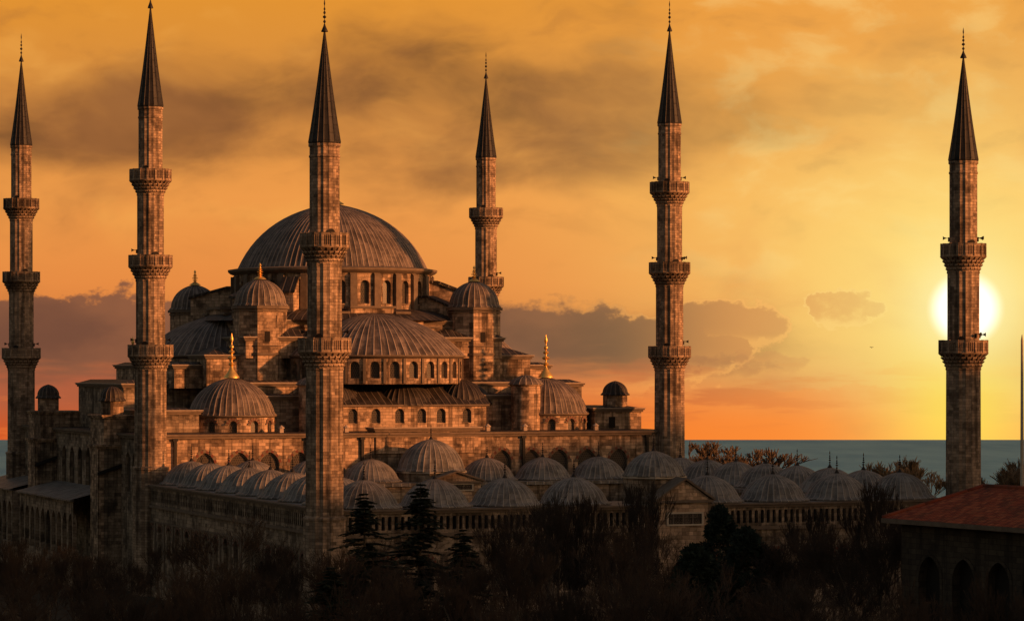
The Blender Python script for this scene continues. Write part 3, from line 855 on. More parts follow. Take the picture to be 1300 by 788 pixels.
# --- weight towers with their octagonal domes
for (tx, ty) in ((18.5, 16.5), (45.4, 16.5), (18.3, 43.5), (45.5, 43.5)):
    R = 3.15
    oc = [(tx + R * math.cos(PI / 8 + PI / 4 * k), ty + R * math.sin(PI / 8 + PI / 4 * k)) for k in range(8)]
    mb = MB(); mb.prism(oc, z(-3), z(7.0))
    ow = build(mb, 'weight_tower', M['stone'], hall, False)
    mb = MB()
    for (rr, za, zb) in ((R + .16, 1.35, 1.6), (R + .12, 6.45, 6.62), (R + .28, 6.75, 7.08), (R + .1, 2.4, 2.5)):
        mb.prism([(tx + rr * math.cos(PI / 8 + PI / 4 * k), ty + rr * math.sin(PI / 8 + PI / 4 * k)) for k in range(8)], z(za), z(zb))
    build(mb, 'cornice', M['trim'], ow, False)
    dome(ow, tx, ty, z(7.22), 2.95, 2.95, 26, M['lead'], 1.9, .5, M['gold'], 'tower_dome', .09)
    mb = MB()
    mb.box(tx - .3, tx + .3, ty - R * math.cos(PI / 8) - .05, ty - R * math.cos(PI / 8) + .1, z(2.9), z(4.1))
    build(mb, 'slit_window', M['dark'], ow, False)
# --- corner domes
for (tx, ty) in ((12.5, 8), (51.2, 8), (12.5, 52), (51.5, 52)):
    R = 4.85
    MC = cyl(tx, ty, R); n = 12
    ops = [((i + .5) * 2 * PI * R / n, .95, z(-7.5), z(-6.55), 'round') for i in range(n)]
    mb = MB(); wall(mb, MC, 0, 2 * PI * R, z(-7.9), z(-5.55), ops, .35, .7)
    d_ = build(mb, 'corner_drum', M['stone'], hall, True, 25)
    if ty < 20: windows(MC, [o for o in ops if 150 < math.degrees(o[0] / R) < 385], d_, .35, True)
    mb = MB(); mb.lathe([(R, z(-5.75)), (R + .3, z(-5.6)), (R + .32, z(-5.48)), (R - .3, z(-5.42))], 48, (tx, ty))
    build(mb, 'cornice', M['trim'], d_, True)
    dome(hall, tx, ty, z(-5.4), 4.8, 4.0, 44, M['lead'], 5.1, .62, M['gold'], 'corner_dome', .10)
# --- projecting corner blocks with domed turrets
def turret(parent, tx, ty, zb, R=1.3):
    mb = MB(); pts = [(tx + R * math.cos(PI / 8 + PI / 4 * k), ty + R * math.sin(PI / 8 + PI / 4 * k)) for k in range(8)]
    mb.prism(pts, zb, zb + 1.55)
    o = build(mb, 'turret', M['stone'], parent, False)
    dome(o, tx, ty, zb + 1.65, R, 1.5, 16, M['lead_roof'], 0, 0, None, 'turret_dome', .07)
bx = stonebox('corner_block', 56.2, 62.2, 5, 17, z(-7.5), z(-4.95), 'stone', True, (1.5, .3)); turret(hall, 59.7, 7, z(-4.9), 1.45)
bx2 = stonebox('corner_block', 2.0, 7.8, 5, 17, z(-7.5), z(-4.95), 'stone2', True, (1.5, .3))
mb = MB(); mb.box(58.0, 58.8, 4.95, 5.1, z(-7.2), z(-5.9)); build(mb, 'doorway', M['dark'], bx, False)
# --- middle gallery with its row of windows and small exedra domes
mb = MB(); MG = straight(21.5, 5.2, 1, 0, 0, -1)
opsG = [(u, 1.1, z(-6.5), z(-5.35), 'round') for u in (1.8, 4.6, 7.4, 10.3, 13.0, 15.4, 18.6)]
wall(mb, MG, 0, 21, z(-7.4), z(-4.55), opsG, .35, 3)
mb.box(21.5, 21.9, 5.21, 12, z(-7.4), z(-4.55)); mb.box(42.1, 42.5, 5.21, 12, z(-7.4), z(-4.55))
gw = build(mb, 'gallery_wall', M['stone'], hall, False); windows(MG, opsG, gw, .35)
mb = MB(); mb.box(21.2, 42.8, 4.9, 12, z(-4.55), z(-4.35)); build(mb, 'cornice', M['trim'], gw, False)
mb = MB()
P = [(21.2, 4.9, z(-4.34)), (42.8, 4.9, z(-4.34)), (42.8, 10, z(-1.85)), (21.2, 10, z(-1.85))]
mb.poly(P, [(0, 0), (27, 0), (27, 5.5), (0, 5.5)])
mb.poly([P[1], (42.8, 10, z(-4.3)), P[2]]); mb.poly([P[0], P[3], (21.2, 10, z(-4.3))])
build(mb, 'gallery_roof', M['lead_roof'], gw, False)
place('exedra_dome', dome_mesh(3.9, 2.5, 34, M['lead_roof'], .12, .2), hall, (33.4, 8.9, z(-4.30)))
place('exedra_dome', dome_mesh(3.4, 2.6, 30, M['lead_roof'], .12, .2), hall, (25.0, 9.2, z(-4.25)))
place('exedra_dome', dome_mesh(3.4, 2.6, 30, M['lead_roof'], .12, .2), hall, (41.0, 9.2, z(-4.25)))
for (vx, vy, vz) in ((24.2, 2.0, -7.40), (41.5, 2.2, -7.40), (46.0, 1.9, -7.40), (16.5, 2.0, -7.40), (55.0, 2.0, -7.40), (30, 12.9, -2.0)):
    mb = MB(); mb.box(vx - .22, vx + .22, vy - .22, vy + .22, z(vz), z(vz) + .5); mb.lathe([(.42, z(vz) + .5), (.36, z(vz) + .58), (.02, z(vz) + .85)], 8, (vx, vy)); build(mb, 'roof_vent', M['coping'], hall, False)
# --- round stair turrets with conical lead caps
for (tx, ty) in ((47.4, 5), (21.2, 4.6)):
    mb = MB(); mb.lathe([(1.72, z(-7.5)), (1.72, z(-2.3)), (1.9, z(-2.2)), (1.9, z(-2.05))], 28, (tx, ty))
    o = build(mb, 'stair_turret', M['stone'], hall, True, 30)
    mb = MB(); mb.lathe([(2.0, z(-2.1)), (2.0, z(-2.0)), (1.5, z(-1.45)), (.6, z(-1.05)), (.02, z(-.95))], 64, (tx, ty), mod=rib_mod(2, .07), uvs=16)
    build(mb, 'conical_cap', M['lead'], o, True, 60)
# low blocks between turret and half drum
stonebox('storey', 43.2, 49.0, 7.2, 12, z(-7.5), z(-3.4), 'stone', True, (1.0, .3))
stonebox('storey', 15.0, 20.8, 7.2, 12, z(-7.5), z(-3.4), 'stone2', True, (1.0, .3))
# --- side buttress towers facing the left
def side_buttress(v0, v1):
    mb = MB(); mb.box(-2.6, 3.5, v0, v1, z(-25), z(-9.1))
    o = build(mb, 'side_buttress', M['stone2'], hall, False)
    mb = MB(); cornice_box(mb, -2.6, 3.5, v0, v1, z(-8.75), .5, .4)
    mb.box(-1.9, 3.4, v0 + .35, v1 + 3.0, z(-8.8), z(-5.75)); cornice_box(mb, -1.9, 3.4, v0 + .35, v1 + 3.0, z(-5.45), .35, .3)
    build(mb, 'buttress_head', M['stone'], o, False)
    # sloping stair ledge on the face towards the courtyard
    mb = MB(); mb.extr([(0, z(-12.2)), (6.0, z(-10.2)), (6.0, z(-9.85)), (0, z(-11.85))], (-2.8, v0 - .45), (1, 0), (0, 1), .44)
    build(mb, 'sloping_ledge', M['iron'], o, False)
    mb = MB(); mb.box(-2.66, -2.603, v0 - .06, v1, z(-25), z(-9.25)); mb.box(-2.66, -2.0, v0 - .06, v0 - .003, z(-25), z(-9.25))  # paler stone over the end face and its front edge
    build(mb, 'end_facing', M['stone'], o, False)
    turret(hall, -.6, v0 + 1.7, z(-5.4), 1.3)
side_buttress(9.6, 13.2); side_buttress(41.2, 45.0)
# --- outer side gallery with pointed arcade
for (a, b_) in ((13.4, 41.0), (45.2, 66)):
    mb = MB(); MA = straight(-4.6, a, 0, 1, -1, 0)
    n = int(round((b_ - a) / 2.9)); sp_ = (b_ - a) / n
    ops = [((i + .5) * sp_, sp_ * .74, z(-21.5), z(-18.0), 'pointed') for i in range(n)]
    wall(mb, MA, 0, b_ - a, z(-25), z(-15.2), ops, .5, 3, False)
    mb.box(-4.55, -.1, a, a + .3, z(-25), z(-15.25)) if a > 20 else None
    o = build(mb, 'arcade', M['stone2'], hall, False)
    mb = MB()
    mb.poly([(-5.1, a, z(-15.1)), (-5.1, b_, z(-15.1)), (-.02, b_, z(-13.9)), (-.02, a, z(-13.9))], [(0, 0), ((b_ - a) / .8, 0), ((b_ - a) / .8, 5), (0, 5)])
    mb.box(-5.1, -4.5, a, b_, z(-15.25), z(-15.11))
    build(mb, 'lean_to_roof', M['lead_dim'], o, False)
# far low wing at the left edge
mb = MB(); mb.box(-12, -5.6, 60, 74, z(-25), z(-16.0)); wing = build(mb, 'side_wing', M['stone2'], hall, False)
mb = MB(); mb.poly([(-12.3, 59.7, z(-16)), (-5.3, 59.7, z(-16)), (-5.3, 66, z(-15)), (-12.3, 66, z(-15))], [(0, 0), (9, 0), (9, 6), (0, 6)])
build(mb, 'lean_to_roof', M['lead_dim'], wing, False)
# --- downpipes on the front wall
for u in (3.6, 18.9, 25.4, 45.0, 60.6):
    mb = MB(); mb.box(u - .16, u + .16, -.3, -.02, z(-13), z(-8.2)); mb.box(u - .28, u + .28, -.36, -.01, z(-8.2), z(-7.9))
    build(mb, 'downpipe', M['iron'], fw_, False)

# ================================================================== COURTYARD
court = thing('courtyard', 'arcaded forecourt ringed by small grey lead domes behind a long balustraded stone wall', 'courtyard', (32, -32, 0))
V0 = -64.6; U0 = .3; U1 = 63.7
def partc(mb, name, mat, parent=None, smooth=False, ang=30): return build(mb, name, mat, parent or court, smooth, ang)
TOP = z(-12.95)
def outer(nm, x, y, dx, dy, nx, ny, L, skip=None, op_w=1.45):
    Mf = straight(x, y, dx, dy, nx, ny)
    mb = MB(); n = int(L / 3.5); sp_ = L / n
    ops = [((i + .5) * sp_, op_w, z(-20.6), z(-17.9), 'round') for i in range(n)]
    if skip: ops = [o for o in ops if not (skip[0] < o[0] < skip[1])]
    wall(mb, Mf, 0, L, z(-25), z(-15.3), ops, .5, 4)
    w = partc(mb, nm, M['stone2']); windows(Mf, ops, w, .5, True)
    # upper gallery band: row of little openings
    mb = MB(); n2 = int(L / .62); s2 = L / n2
    ops2 = [((i + .5) * s2, s2 * .54, z(-14.7), z(-13.62), 'round') for i in range(n2)]
    if skip: ops2 = [o for o in ops2 if not (skip[0] < o[0] < skip[1])]
    wall(mb, Mf, 0, L, z(-15.0), z(-13.2), ops2, .4, 4, True)
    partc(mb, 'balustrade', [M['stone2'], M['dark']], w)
    mb = MB()
    for (za, zb, o_) in ((-15.3, -15.0, .22), (-13.2, -12.98, .18), (-12.97, -12.82, .34), (-16.9, -16.75, .12), (-22.6, -22.3, .2)):
        P = [Mf(0, 0, -o_), Mf(L, 0, -o_), Mf(L, 0, .5), Mf(0, 0, .5)]
        mb.prism([(p[0], p[1]) for p in P], z(za) + .002, z(zb) - .002)
    for i in range(0, n + 1):
        if skip and skip[0] < i * sp_ < skip[1]: continue
        q0, q1 = i * sp_ - .22, i * sp_ + .22
        P = [Mf(max(0, q0), 0, -.1), Mf(min(L, q1), 0, -.1), Mf(min(L, q1), 0, .2), Mf(max(0, q0), 0, .2)]
        mb.prism([(p[0], p[1]) for p in P], z(-22.3), z(-16.9))
    partc(mb, 'cornice', M['trim'], w)
    return w
outer('front_wall', U0, V0, 1, 0, 0, -1, U1 - U0, (31.2, 36.9))
outer('side_wall', U0, V0, 0, 1, -1, 0, -V0 - .5)
outer('side_wall', U1, V0, 0, 1, 1, 0, -V0 - .5)
# inner arcades and portico roof
IW = 8.2
def inner(x, y, dx, dy, nx, ny, L):
    Mf = straight(x, y, dx, dy, nx, ny); mb = MB(); n = int(round(L / 6.9)); s_ = L / n
    ops = [((i + .5) * s_, s_ * .78, z(-24.4), z(-18.6), 'pointed') for i in range(n)]
    wall(mb, Mf, 0, L, z(-25), z(-13.1), ops, .6, 4)
    return partc(mb, 'inner_arcade', M['stone2'])
inner(U0 + IW, -IW, 1, 0, 0, -1, U1 - U0 - 2 * IW); inner(U0 + IW, V0 + IW, 1, 0, 0, 1, U1 - U0 - 2 * IW)
inner(U0 + IW, V0 + IW, 0, 1, 1, 0, -V0 - 2 * IW); inner(U1 - IW, V0 + IW, 0, 1, -1, 0, -V0 - 2 * IW)
mb = MB()
def slab(x0, x1, y0, y1):
    P = [(x0, y0), (x1, y0), (x1, y1), (x0, y1)]
    mb.poly([(p[0], p[1], TOP + .12) for p in P], [(p[0] / .8, p[1]) for p in P])
    mb.box(x0, x1, y0, y1, TOP - .25, TOP + .117)
slab(U0, U1, V0, V0 + IW + .3); slab(U0, U1, -IW - .3, -.03); slab(U0, U0 + IW + .3, V0 + IW + .303, -IW - .303); slab(U1 - IW - .3, U1, V0 + IW + .303, -IW - .303)
partc(mb, 'portico_roof', M['lead_dim'])
us = [4.4 + 6.9 * k for k in range(9)]; vs = [-61 + 57 / 8 * k for k in range(9)]
def cdome(x, y, zb=-12.8, R=3.05, H=2.3, f=1.75):
    # low ring under each dome
    x += random.uniform(-.06, .06); y += random.uniform(-.06, .06)
    o = place('dome', dome_mesh(R, H, 32, M['lead_dim'], .06, .42), court, (x, y, z(zb) + .16), random.uniform(0, 6))
    place('finial', finial_mesh(f, .17, M['iron']), o, (x, y, z(zb) + .16 + H * 1.05 - .06))
    o2 = place('dome_ring', RING, court, (x, y, z(zb)))
mbr = MB(); mbr.lathe([(3.40, -.12), (3.40, .0), (3.2, .06)], 32); RING = mbr.mesh('dome_ring', M['trim'], True)
for i in range(9):
    for j in (0, 8):
        if i == 4: continue
        cdome(us[i], vs[j])
for j in range(1, 8):
    cdome(us[0], vs[j]); cdome(us[8], vs[j])
# raised dome over the hall entrance bay and over the gate
def raised(x, y, zb, R, H, nm):
    mb = MB(); RR = R + .12
    mb.prism([(x + RR * math.cos(PI / 8 + PI / 4 * k), y + RR * math.sin(PI / 8 + PI / 4 * k)) for k in range(8)], TOP, z(zb))
    o = partc(mb, nm, M['stone2'])
    mb = MB(); RR += .22
    mb.prism([(x + RR * math.cos(PI / 8 + PI / 4 * k), y + RR * math.sin(PI / 8 + PI / 4 * k)) for k in range(8)], z(zb) - .1, z(zb) + .08)
    partc(mb, 'cornice', M['pale'], o)
    d_ = place('dome', dome_mesh(R, H, 32, M['lead_dim'], .07, .18), court, (x, y, z(zb) + .2))
    place('finial', finial_mesh(1.7, .17, M['iron']), d_, (x, y, z(zb) + .2 + H * 1.05 - .06))
raised(32.2, -4, -11.75, 3.7, 3.3, 'entrance_drum')
raised(33.3, -61, -10.35, 2.75, 2.15, 'gate_drum')
# gabled portal of the hall side portico
def portal(x, y, w, zt, zs, dpt, nm, plaque, arch_w):
    mb = MB()
    Mf = straight(x - w / 2, y, 1, 0, 0, -1)
    op = [(w / 2, arch_w, z(-24.9), z(-19.6), 'pointed')]
    wall(mb, Mf, 0, w, z(-25), z(zs), op, 1.2, 3, True)
    mb.extr([(0, z(zs)), (w, z(zs)), (w / 2, z(zt))], (x - w / 2, y), (1, 0), (0, 1), dpt)
    mb.box(x - w / 2, x - w / 2 + .3, y + .003, y + dpt, z(-25), z(zs)); mb.box(x + w / 2 - .3, x + w / 2, y + .003, y + dpt, z(-25), z(zs))
    o = partc(mb, nm, [M['stone'], M['dark']])
    mb = MB(); t_ = .22
    for sg in (-1, 1):
        mb.extr([(-sg * (w / 2 + .35), z(zs) - .14), (0, z(zt) + .02), (0, z(zt) + t_ + .02), (-sg * (w / 2 + .35), z(zs) + t_ - .14)], (x, y - .3), (1, 0), (0, 1), dpt + .4)
    mb.box(x - w / 2 - .2, x + w / 2 + .2, y - .2, y - .003, z(zs) - .3, z(zs) - .05)
    partc(mb, 'gable_roof', M['trim'], o)
    if plaque:
        pw, ph, pz = plaque
        mb = MB()
        for (a, b_, c, d_) in ((-pw / 2 - .18, pw / 2 + .18, ph / 2, ph / 2 + .16), (-pw / 2 - .18, pw / 2 + .18, -ph / 2 - .16, -ph / 2), (-pw / 2 - .18, -pw / 2, -ph / 2, ph / 2), (pw / 2, pw / 2 + .18, -ph / 2, ph / 2)):
            mb.box(x + a, x + b_, y - .12, y - .003, z(pz) + c, z(pz) + d_)
        pq = partc(mb, 'inscription_plaque', M['pale'], o)
        mb = MB(); mb.box(x - pw / 2, x + pw / 2, y - .05, y - .004, z(pz) - ph / 2, z(pz) + ph / 2)
        panel_mb = mb
        # flowing letter strokes in two lines
        rnd = random.Random(3)
        for row in (-.25, .25):
            s_ = -pw / 2 + .2
            while s_ < pw / 2 - .3:
                hh = rnd.choice((.10, .34, .40, .18)) * ph * .9; ww = rnd.uniform(.1, .28); zc = z(pz) + row * ph - .14 * ph
                if hh > .3 * ph * .9: mb.box(x + s_, x + s_ + .05, y - .09, y - .045, zc, zc + hh, 1)
                else:
                    for k in range(6):
                        a0 = PI + PI * k / 6; a1 = PI + PI * (k + 1) / 6
                        mb.tube((x + s_ + ww / 2 + ww / 2 * math.cos(a0), y - .07, zc + .12 + .12 * math.sin(a0)), (x + s_ + ww / 2 + ww / 2 * math.cos(a1), y - .07, zc + .12 + .12 * math.sin(a1)), .03, .03, 4, 1)
                    mb.box(x + s_ + ww / 2 - .03, x + s_ + ww / 2 + .03, y - .09, y - .045, zc + .2, zc + .26, 1)
                s_ += ww + .07
        partc(mb, 'inscription_panel', [M['lead_roof'], M['trim']], o)
    return o
portal(33.2, -9.4, 5.8, -11.7, -12.6, 1.2, 'inner_portal', (3.6, .55, -13.3), 3.0)
portal(34.2, V0 - 1.3, 5.3, -10.5, -12.3, 2.8, 'gate', (3.4, .95, -14.1), 3.0)

# ================================================================== TILED BUILDING lower right
x0, y0 = at(1122, 196)
bld = thing('tiled_roof_building', 'old stone building with a hipped red tile roof in the lower right corner', 'building', (x0, y0, 0))
m, b, g = newmat('clay_tiles', .85)
t = coords(g)
sp = g.nt.nodes.new('ShaderNodeSeparateXYZ'); g.nt.links.new(t.outputs['UV'], sp.inputs[0])
wv = g.m('ABSOLUTE', g.m('SINE', g.mul(sp.outputs[0], PI / .30)))
rw = g.m('FRACT', g.mul(sp.outputs[1], 1 / .42))
wn = g.nt.nodes.new('ShaderNodeTexWhiteNoise'); g.nt.links.new(g.xyz(g.m('FLOOR', g.mul(sp.outputs[0], 1 / .30)), g.m('FLOOR', g.mul(sp.outputs[1], 1 / .42)), 0.0), wn.inputs['Vector'])
geo = g.nt.nodes.new('ShaderNodeNewGeometry'); nz = g.noise(geo.outputs['Position'], .6, 6, .65)
c = g.ramp(wn.outputs['Value'], [(0, (.20, .035, .018)), (.5, (.34, .065, .028)), (1, (.45, .12, .05))])
c = g.mix(g.mul(g.ss(nz, .45, .7), .7), c, (.06, .03, .02))
c = g.mix(g.mul(g.ss(rw, .25, .0), .6), c, (.03, .012, .008))
g.nt.links.new(c, b.inputs['Base Color']); bump(g, b, g.add(wv, g.mul(rw, -.8)), .9, .09)
M['tiles'] = m
def cp(X_, D, zz): return cw(X_, D, zz)
# local frame: front eave runs from (1122 px, 196 m) to the right and slightly nearer
def pxz(px, D, zr): X_ = (px - CX) * D / F; return cw(X_, D, z(zr))
A = Vector(pxz(1120, 197, -10.1)); Bv = Vector(pxz(1300, 184.4, -10.1))
dirx = (Bv - A); dirx.z = 0; Lr = 42.0; dirx.normalize(); diry = Vector((-dirx.y, dirx.x, 0))
if (diry.x * ct - diry.y * st) < 0: diry = -diry
DEP = 12.0
Bq = A + dirx * Lr; Cq = Bq + diry * DEP; Dq = A + diry * DEP
h = 2.1; r0 = A + dirx * 3.2 + diry * DEP / 2 + Vector((0, 0, h)); r1 = Bq - dirx * 3.2 + diry * DEP / 2 + Vector((0, 0, h))
mb = MB()
sl_ = math.hypot(DEP / 2, h)
mb.poly([A, Bq, r1, r0], [(0, 0), (Lr, 0), (Lr - 3.2, sl_), (3.2, sl_)])
mb.poly([Dq, A, r0], [(0, 0), (DEP, 0), (DEP / 2, 7)]); mb.poly([Bq, Cq, r1], [(0, 0), (DEP, 0), (DEP / 2, 7)])
mb.poly([Cq, Dq, r0, r1], [(0, 0), (Lr, 0), (Lr - 3.2, sl_), (3.2, sl_)])
rf = build(mb, 'roof', M['tiles'], bld, False)
mb = MB()
for a, b_ in ((A, r0), (r0, r1), (r1, Bq), (Dq, r0)): mb.tube(a + Vector((0, 0, .05)), b_ + Vector((0, 0, .05)), .13, .13, 8)
build(mb, 'ridge_tiles', M['tiles'], rf, True)
mb = MB()
for P_, Q_ in ((A, Bq), (Dq, A)):
    e = (Q_ - P_).normalized(); nn = Vector((e.y, -e.x, 0))
    if P_ is Dq: nn = -dirx
    else: nn = -diry
    o_ = nn * .1
    pts = [P_ + o_, Q_ + o_, Q_ - nn * .25, P_ - nn * .25]
    mb.prism([(p.x, p.y) for p in pts], A.z - .30, A.z - .01)
build(mb, 'gutter', M['trim'], rf, False)
mb = MB(); ins = .9
P0 = A + dirx * ins + diry * ins
Mf = lambda s, zz, d_: (P0.x + dirx.x * s + diry.x * d_, P0.y + dirx.y * s + diry.y * d_, zz)
ops = [(3.0 + 3.5 * i, 2.2, z(-18), z(-13.9), 'pointed') for i in range(10)]
wall(mb, Mf, 0, Lr - 2 * ins, 0, A.z - .2, ops, .6, 4, True)
P1 = P0 + diry * (DEP - 2 * ins)
Mg = lambda s, zz, d_: (P1.x - diry.x * s + dirx.x * d_, P1.y - diry.y * s + dirx.y * d_, zz)
wall(mb, Mg, 0, DEP - 2 * ins, 0, A.z - .2, [], .6, 4)
bw = build(mb, 'wall', [M['stone_dark'], M['dark']], bld, False)
for o_ in ops:
    mb = MB(); sc, w, zb, zs, kd = o_
    pts = [sc - w / 2 * math.cos(PI * k / 14) for k in range(15)]
    O_ = [(sc - w / 2, zb)] + [(p, archz(o_, p)) for p in pts] + [(sc + w / 2, zb)]
    for k in range(len(O_) - 1):
        a, b_ = O_[k], O_[k + 1]
        f_ = lambda q, t_: (sc + (q[0] - sc) * (1 + t_ / (w / 2)), q[1] + (t_ if q[1] > zs else 0))
        q = [Mf(*f_(a, 0), -.06), Mf(*f_(b_, 0), -.06), Mf(*f_(b_, .22), -.06), Mf(*f_(a, .22), -.06)]
        mb.poly(q); mb.poly([q[0], q[1], Mf(*f_(b_, 0), .05), Mf(*f_(a, 0), .05)])
        mb.poly([q[3], q[2], Mf(*f_(b_, .22), .05), Mf(*f_(a, .22), .05)])
    build(mb, 'arch_moulding', M['stone_dark'], bw, False)
# soffit
mb = MB(); mb.poly([A - Vector((0, 0, .32)), Bq - Vector((0, 0, .32)), Cq - Vector((0, 0, .32)), Dq - Vector((0, 0, .32))]); build(mb, 'soffit', M['iron'], rf, False)
# small skylights seen as pale specks on the roof
# ================================================================== POLE at the right edge
x, y = at(1297.5, 215)
pl = thing('flag_pole', 'thin bare metal pole standing at the right edge against the bright sky', 'pole', (x, y, 0))
mb = MB(); mb.lathe([(.32, 0), (.32, .5), (.17, .6), (.15, 12), (.09, z(1.9)), (.02, z(2.35))], 10, (x, y))
build(mb, 'pole_shaft', M['pale'], pl, True)
mb = MB(); mb.lathe([(.5, 0), (.5, .2), (.34, .3)], 12, (x, y)); build(mb, 'foot', M['trim'], pl, True)

# ================================================================== TREES
def bare_tree(seed, H, spread=.5, lv=6, twr=.016, up_=.35, kids=(3, 4)):
    rnd = random.Random(seed); T = MB(); K = MB()
    def grow(p, d_, L, r, dep):
        q = p; dd = d_.copy(); n = 2 if dep < 2 else 1
        for i in range(n + (dep == 0)):
            dd = (dd + Vector((rnd.uniform(-1, 1), rnd.uniform(-1, 1), rnd.uniform(-.2, .6))) * .14).normalized()
            q2 = q + dd * (L / n); r2 = r * (.84 if n > 1 else .66)
            (T if dep < 3 else K).tube(q, q2, r, r2, 6 if dep < 2 else (4 if dep < 3 else 3)); q = q2; r = r2
            if dep >= 1 and i == 0 and n > 1: pass
        if dep >= lv: return
        for c_ in range(rnd.randint(*kids)):
            a = rnd.uniform(0, 2 * PI); sp_ = rnd.uniform(.35, 1.0) * spread * (1.15 if dep == 0 else 1)
            o = dd.orthogonal().normalized(); o = Matrix.Rotation(a, 3, dd) @ o
            nd = (dd + o * sp_ * 1.35 + Vector((0, 0, up_ * (.4 + .1 * dep)))).normalized()
            back = rnd.uniform(0, .45) if dep > 0 else rnd.uniform(0, .35)
            grow(q - dd * L * back, nd, L * rnd.uniform(.58, .82), max(twr, r * rnd.uniform(.55, .8)), dep + 1)
    grow(Vector((0, 0, 0)), Vector((0, 0, 1)), H * .26, H * .017, 0)
    mx = max(p[2] for p in K.v); f = H / mx
    for B_ in (T, K): B_.v = [(p[0] * f, p[1] * f, p[2] * f) for p in B_.v]
    return T, K
BT = []
for i, (sp_, lv, u_) in enumerate(((.50, 6, .35), (.62, 6, .22), (.42, 7, .5), (.55, 6, .30), (.70, 6, .15), (.46, 6, .42))):
    T, K = bare_tree(20 + i, 13, sp_, lv, .013, u_, (3, 4) if lv == 6 else (2, 4))
    if i == 2: pass
    BT.append((T.mesh('trunk', M['bark'], True), K.mesh('crown', M['twig'], False), [K.v, K.f, K.uv, K.mi]))
T, K = bare_tree(78, 9, .60, 6, .022, .6, (3, 4))
RT = (T.mesh('trunk', M['bark'], True), K.mesh('crown', M['twig2'], False))
def tree(ms, px, D, top, label, group=None, name='bare_tree', H=13.0, wid=1.0, rz=None, cat='tree'):
    x, y = at(px, D)
    gz = ground_h(x, y)
    Hh = z(0) - (top - HY) * D / F - gz
    t = thing(name, label, cat, (x, y, gz), group)
    s_ = Hh / H; rz = random.uniform(0, 6.28) if rz is None else rz
    for nm, me in zip(('trunk', 'crown'), ms[:2]):
        place(nm, me, t, (x, y, gz), rz, (s_ * wid, s_ * wid, s_))
    return t
T, K = bare_tree(91, 9, .50, 6, .018, .75, (3, 5))
RT2 = (T.mesh('trunk', M['bark'], True), K.mesh('crown', M['twig3'], False))
# rusty bare trees behind the courtyard
for (px, D, top, wd, lb) in ((975, 385, 560, 1.9, 'wide rust brown leafless tree behind the courtyard domes, in front of the sea'),
                             (900, 395, 573, 1.5, 'small leafless tree showing between two courtyard domes just right of the hall minaret'),
                             (1174, 352, 577, 1.5, 'rust coloured bushy tree left of the foot of the rightmost minaret'),
                             (1146, 365, 592, 1.5, 'low bare tree behind the last courtyard dome'),
                             (1268, 345, 580, 1.5, 'rust coloured upright tree right of the foot of the rightmost minaret'),
                             (1296, 350, 592, 1.1, 'low rusty bush tree beside the thin pole')):
    tree(RT if px < 1000 else RT2, px, D, top, lb, 'rusty trees behind the courtyard', 'leafless_tree', 9.0, wd)
# conifers
def cedar(seed, H, w, dens):
    rnd = random.Random(seed); T = MB(); K = MB()
    T.tube((0, 0, 0), (0.1, 0, H * .5), H * .018, H * .011, 7); T.tube((.1, 0, H * .5), (0, 0, H), H * .011, .015, 6)
    zz = H * .10
    while zz < H * .985:
        t = zz / H; L = w * (1 - t) ** .8 * rnd.uniform(.7, 1.15) + .15
        for k in range(rnd.randint(3, 5)):
            a = rnd.uniform(0, 2 * PI); l = L * rnd.uniform(.6, 1.1)
            p = Vector((0, 0, zz)); rise = rnd.uniform(-.05, .25)
            n = max(3, int(l / .4)); prev = p
            for i in range(1, n + 1):
                u_ = i / n
                q = p + Vector((math.cos(a) * l * u_, math.sin(a) * l * u_, l * (rise * u_ - .32 * u_ * u_ + .10 * u_ ** 4)))
                T.tube(prev, q, .05 * (1.2 - u_), .05 * (1.1 - u_) + .008, 3)
                side = Vector((-math.sin(a), math.cos(a), 0)); fwd = Vector((math.cos(a), math.sin(a), 0))
                for s_ in range(dens):
                    c_ = prev.lerp(q, rnd.random()); sg = rnd.choice((-1, 1)); ll = rnd.uniform(.25, .62) * (1.2 - .6 * u_) * min(1, .4 + L / 2)
                    dd = (side * sg + fwd * rnd.uniform(.2, 1.1) + Vector((0, 0, rnd.uniform(-.45, .12)))).normalized() * ll
                    nrm = Vector((rnd.uniform(-.4, .4), rnd.uniform(-.4, .4), 1)).cross(dd).normalized() * rnd.uniform(.035, .08)
                    K.face([K.V(c_ - nrm), K.V(c_ + dd * .6 - nrm * 1.6), K.V(c_ + dd), K.V(c_ + dd * .6 + nrm * 1.6), K.V(c_ + nrm)], [(0, 0)] * 5)
                prev = q
        zz += rnd.uniform(.20, .42) * (1 if t < .8 else .6)
    return T.mesh('trunk', M['bark'], True), K.mesh('crown', M['needle'], False)
CD1 = cedar(5, 15, 7.2, 20)
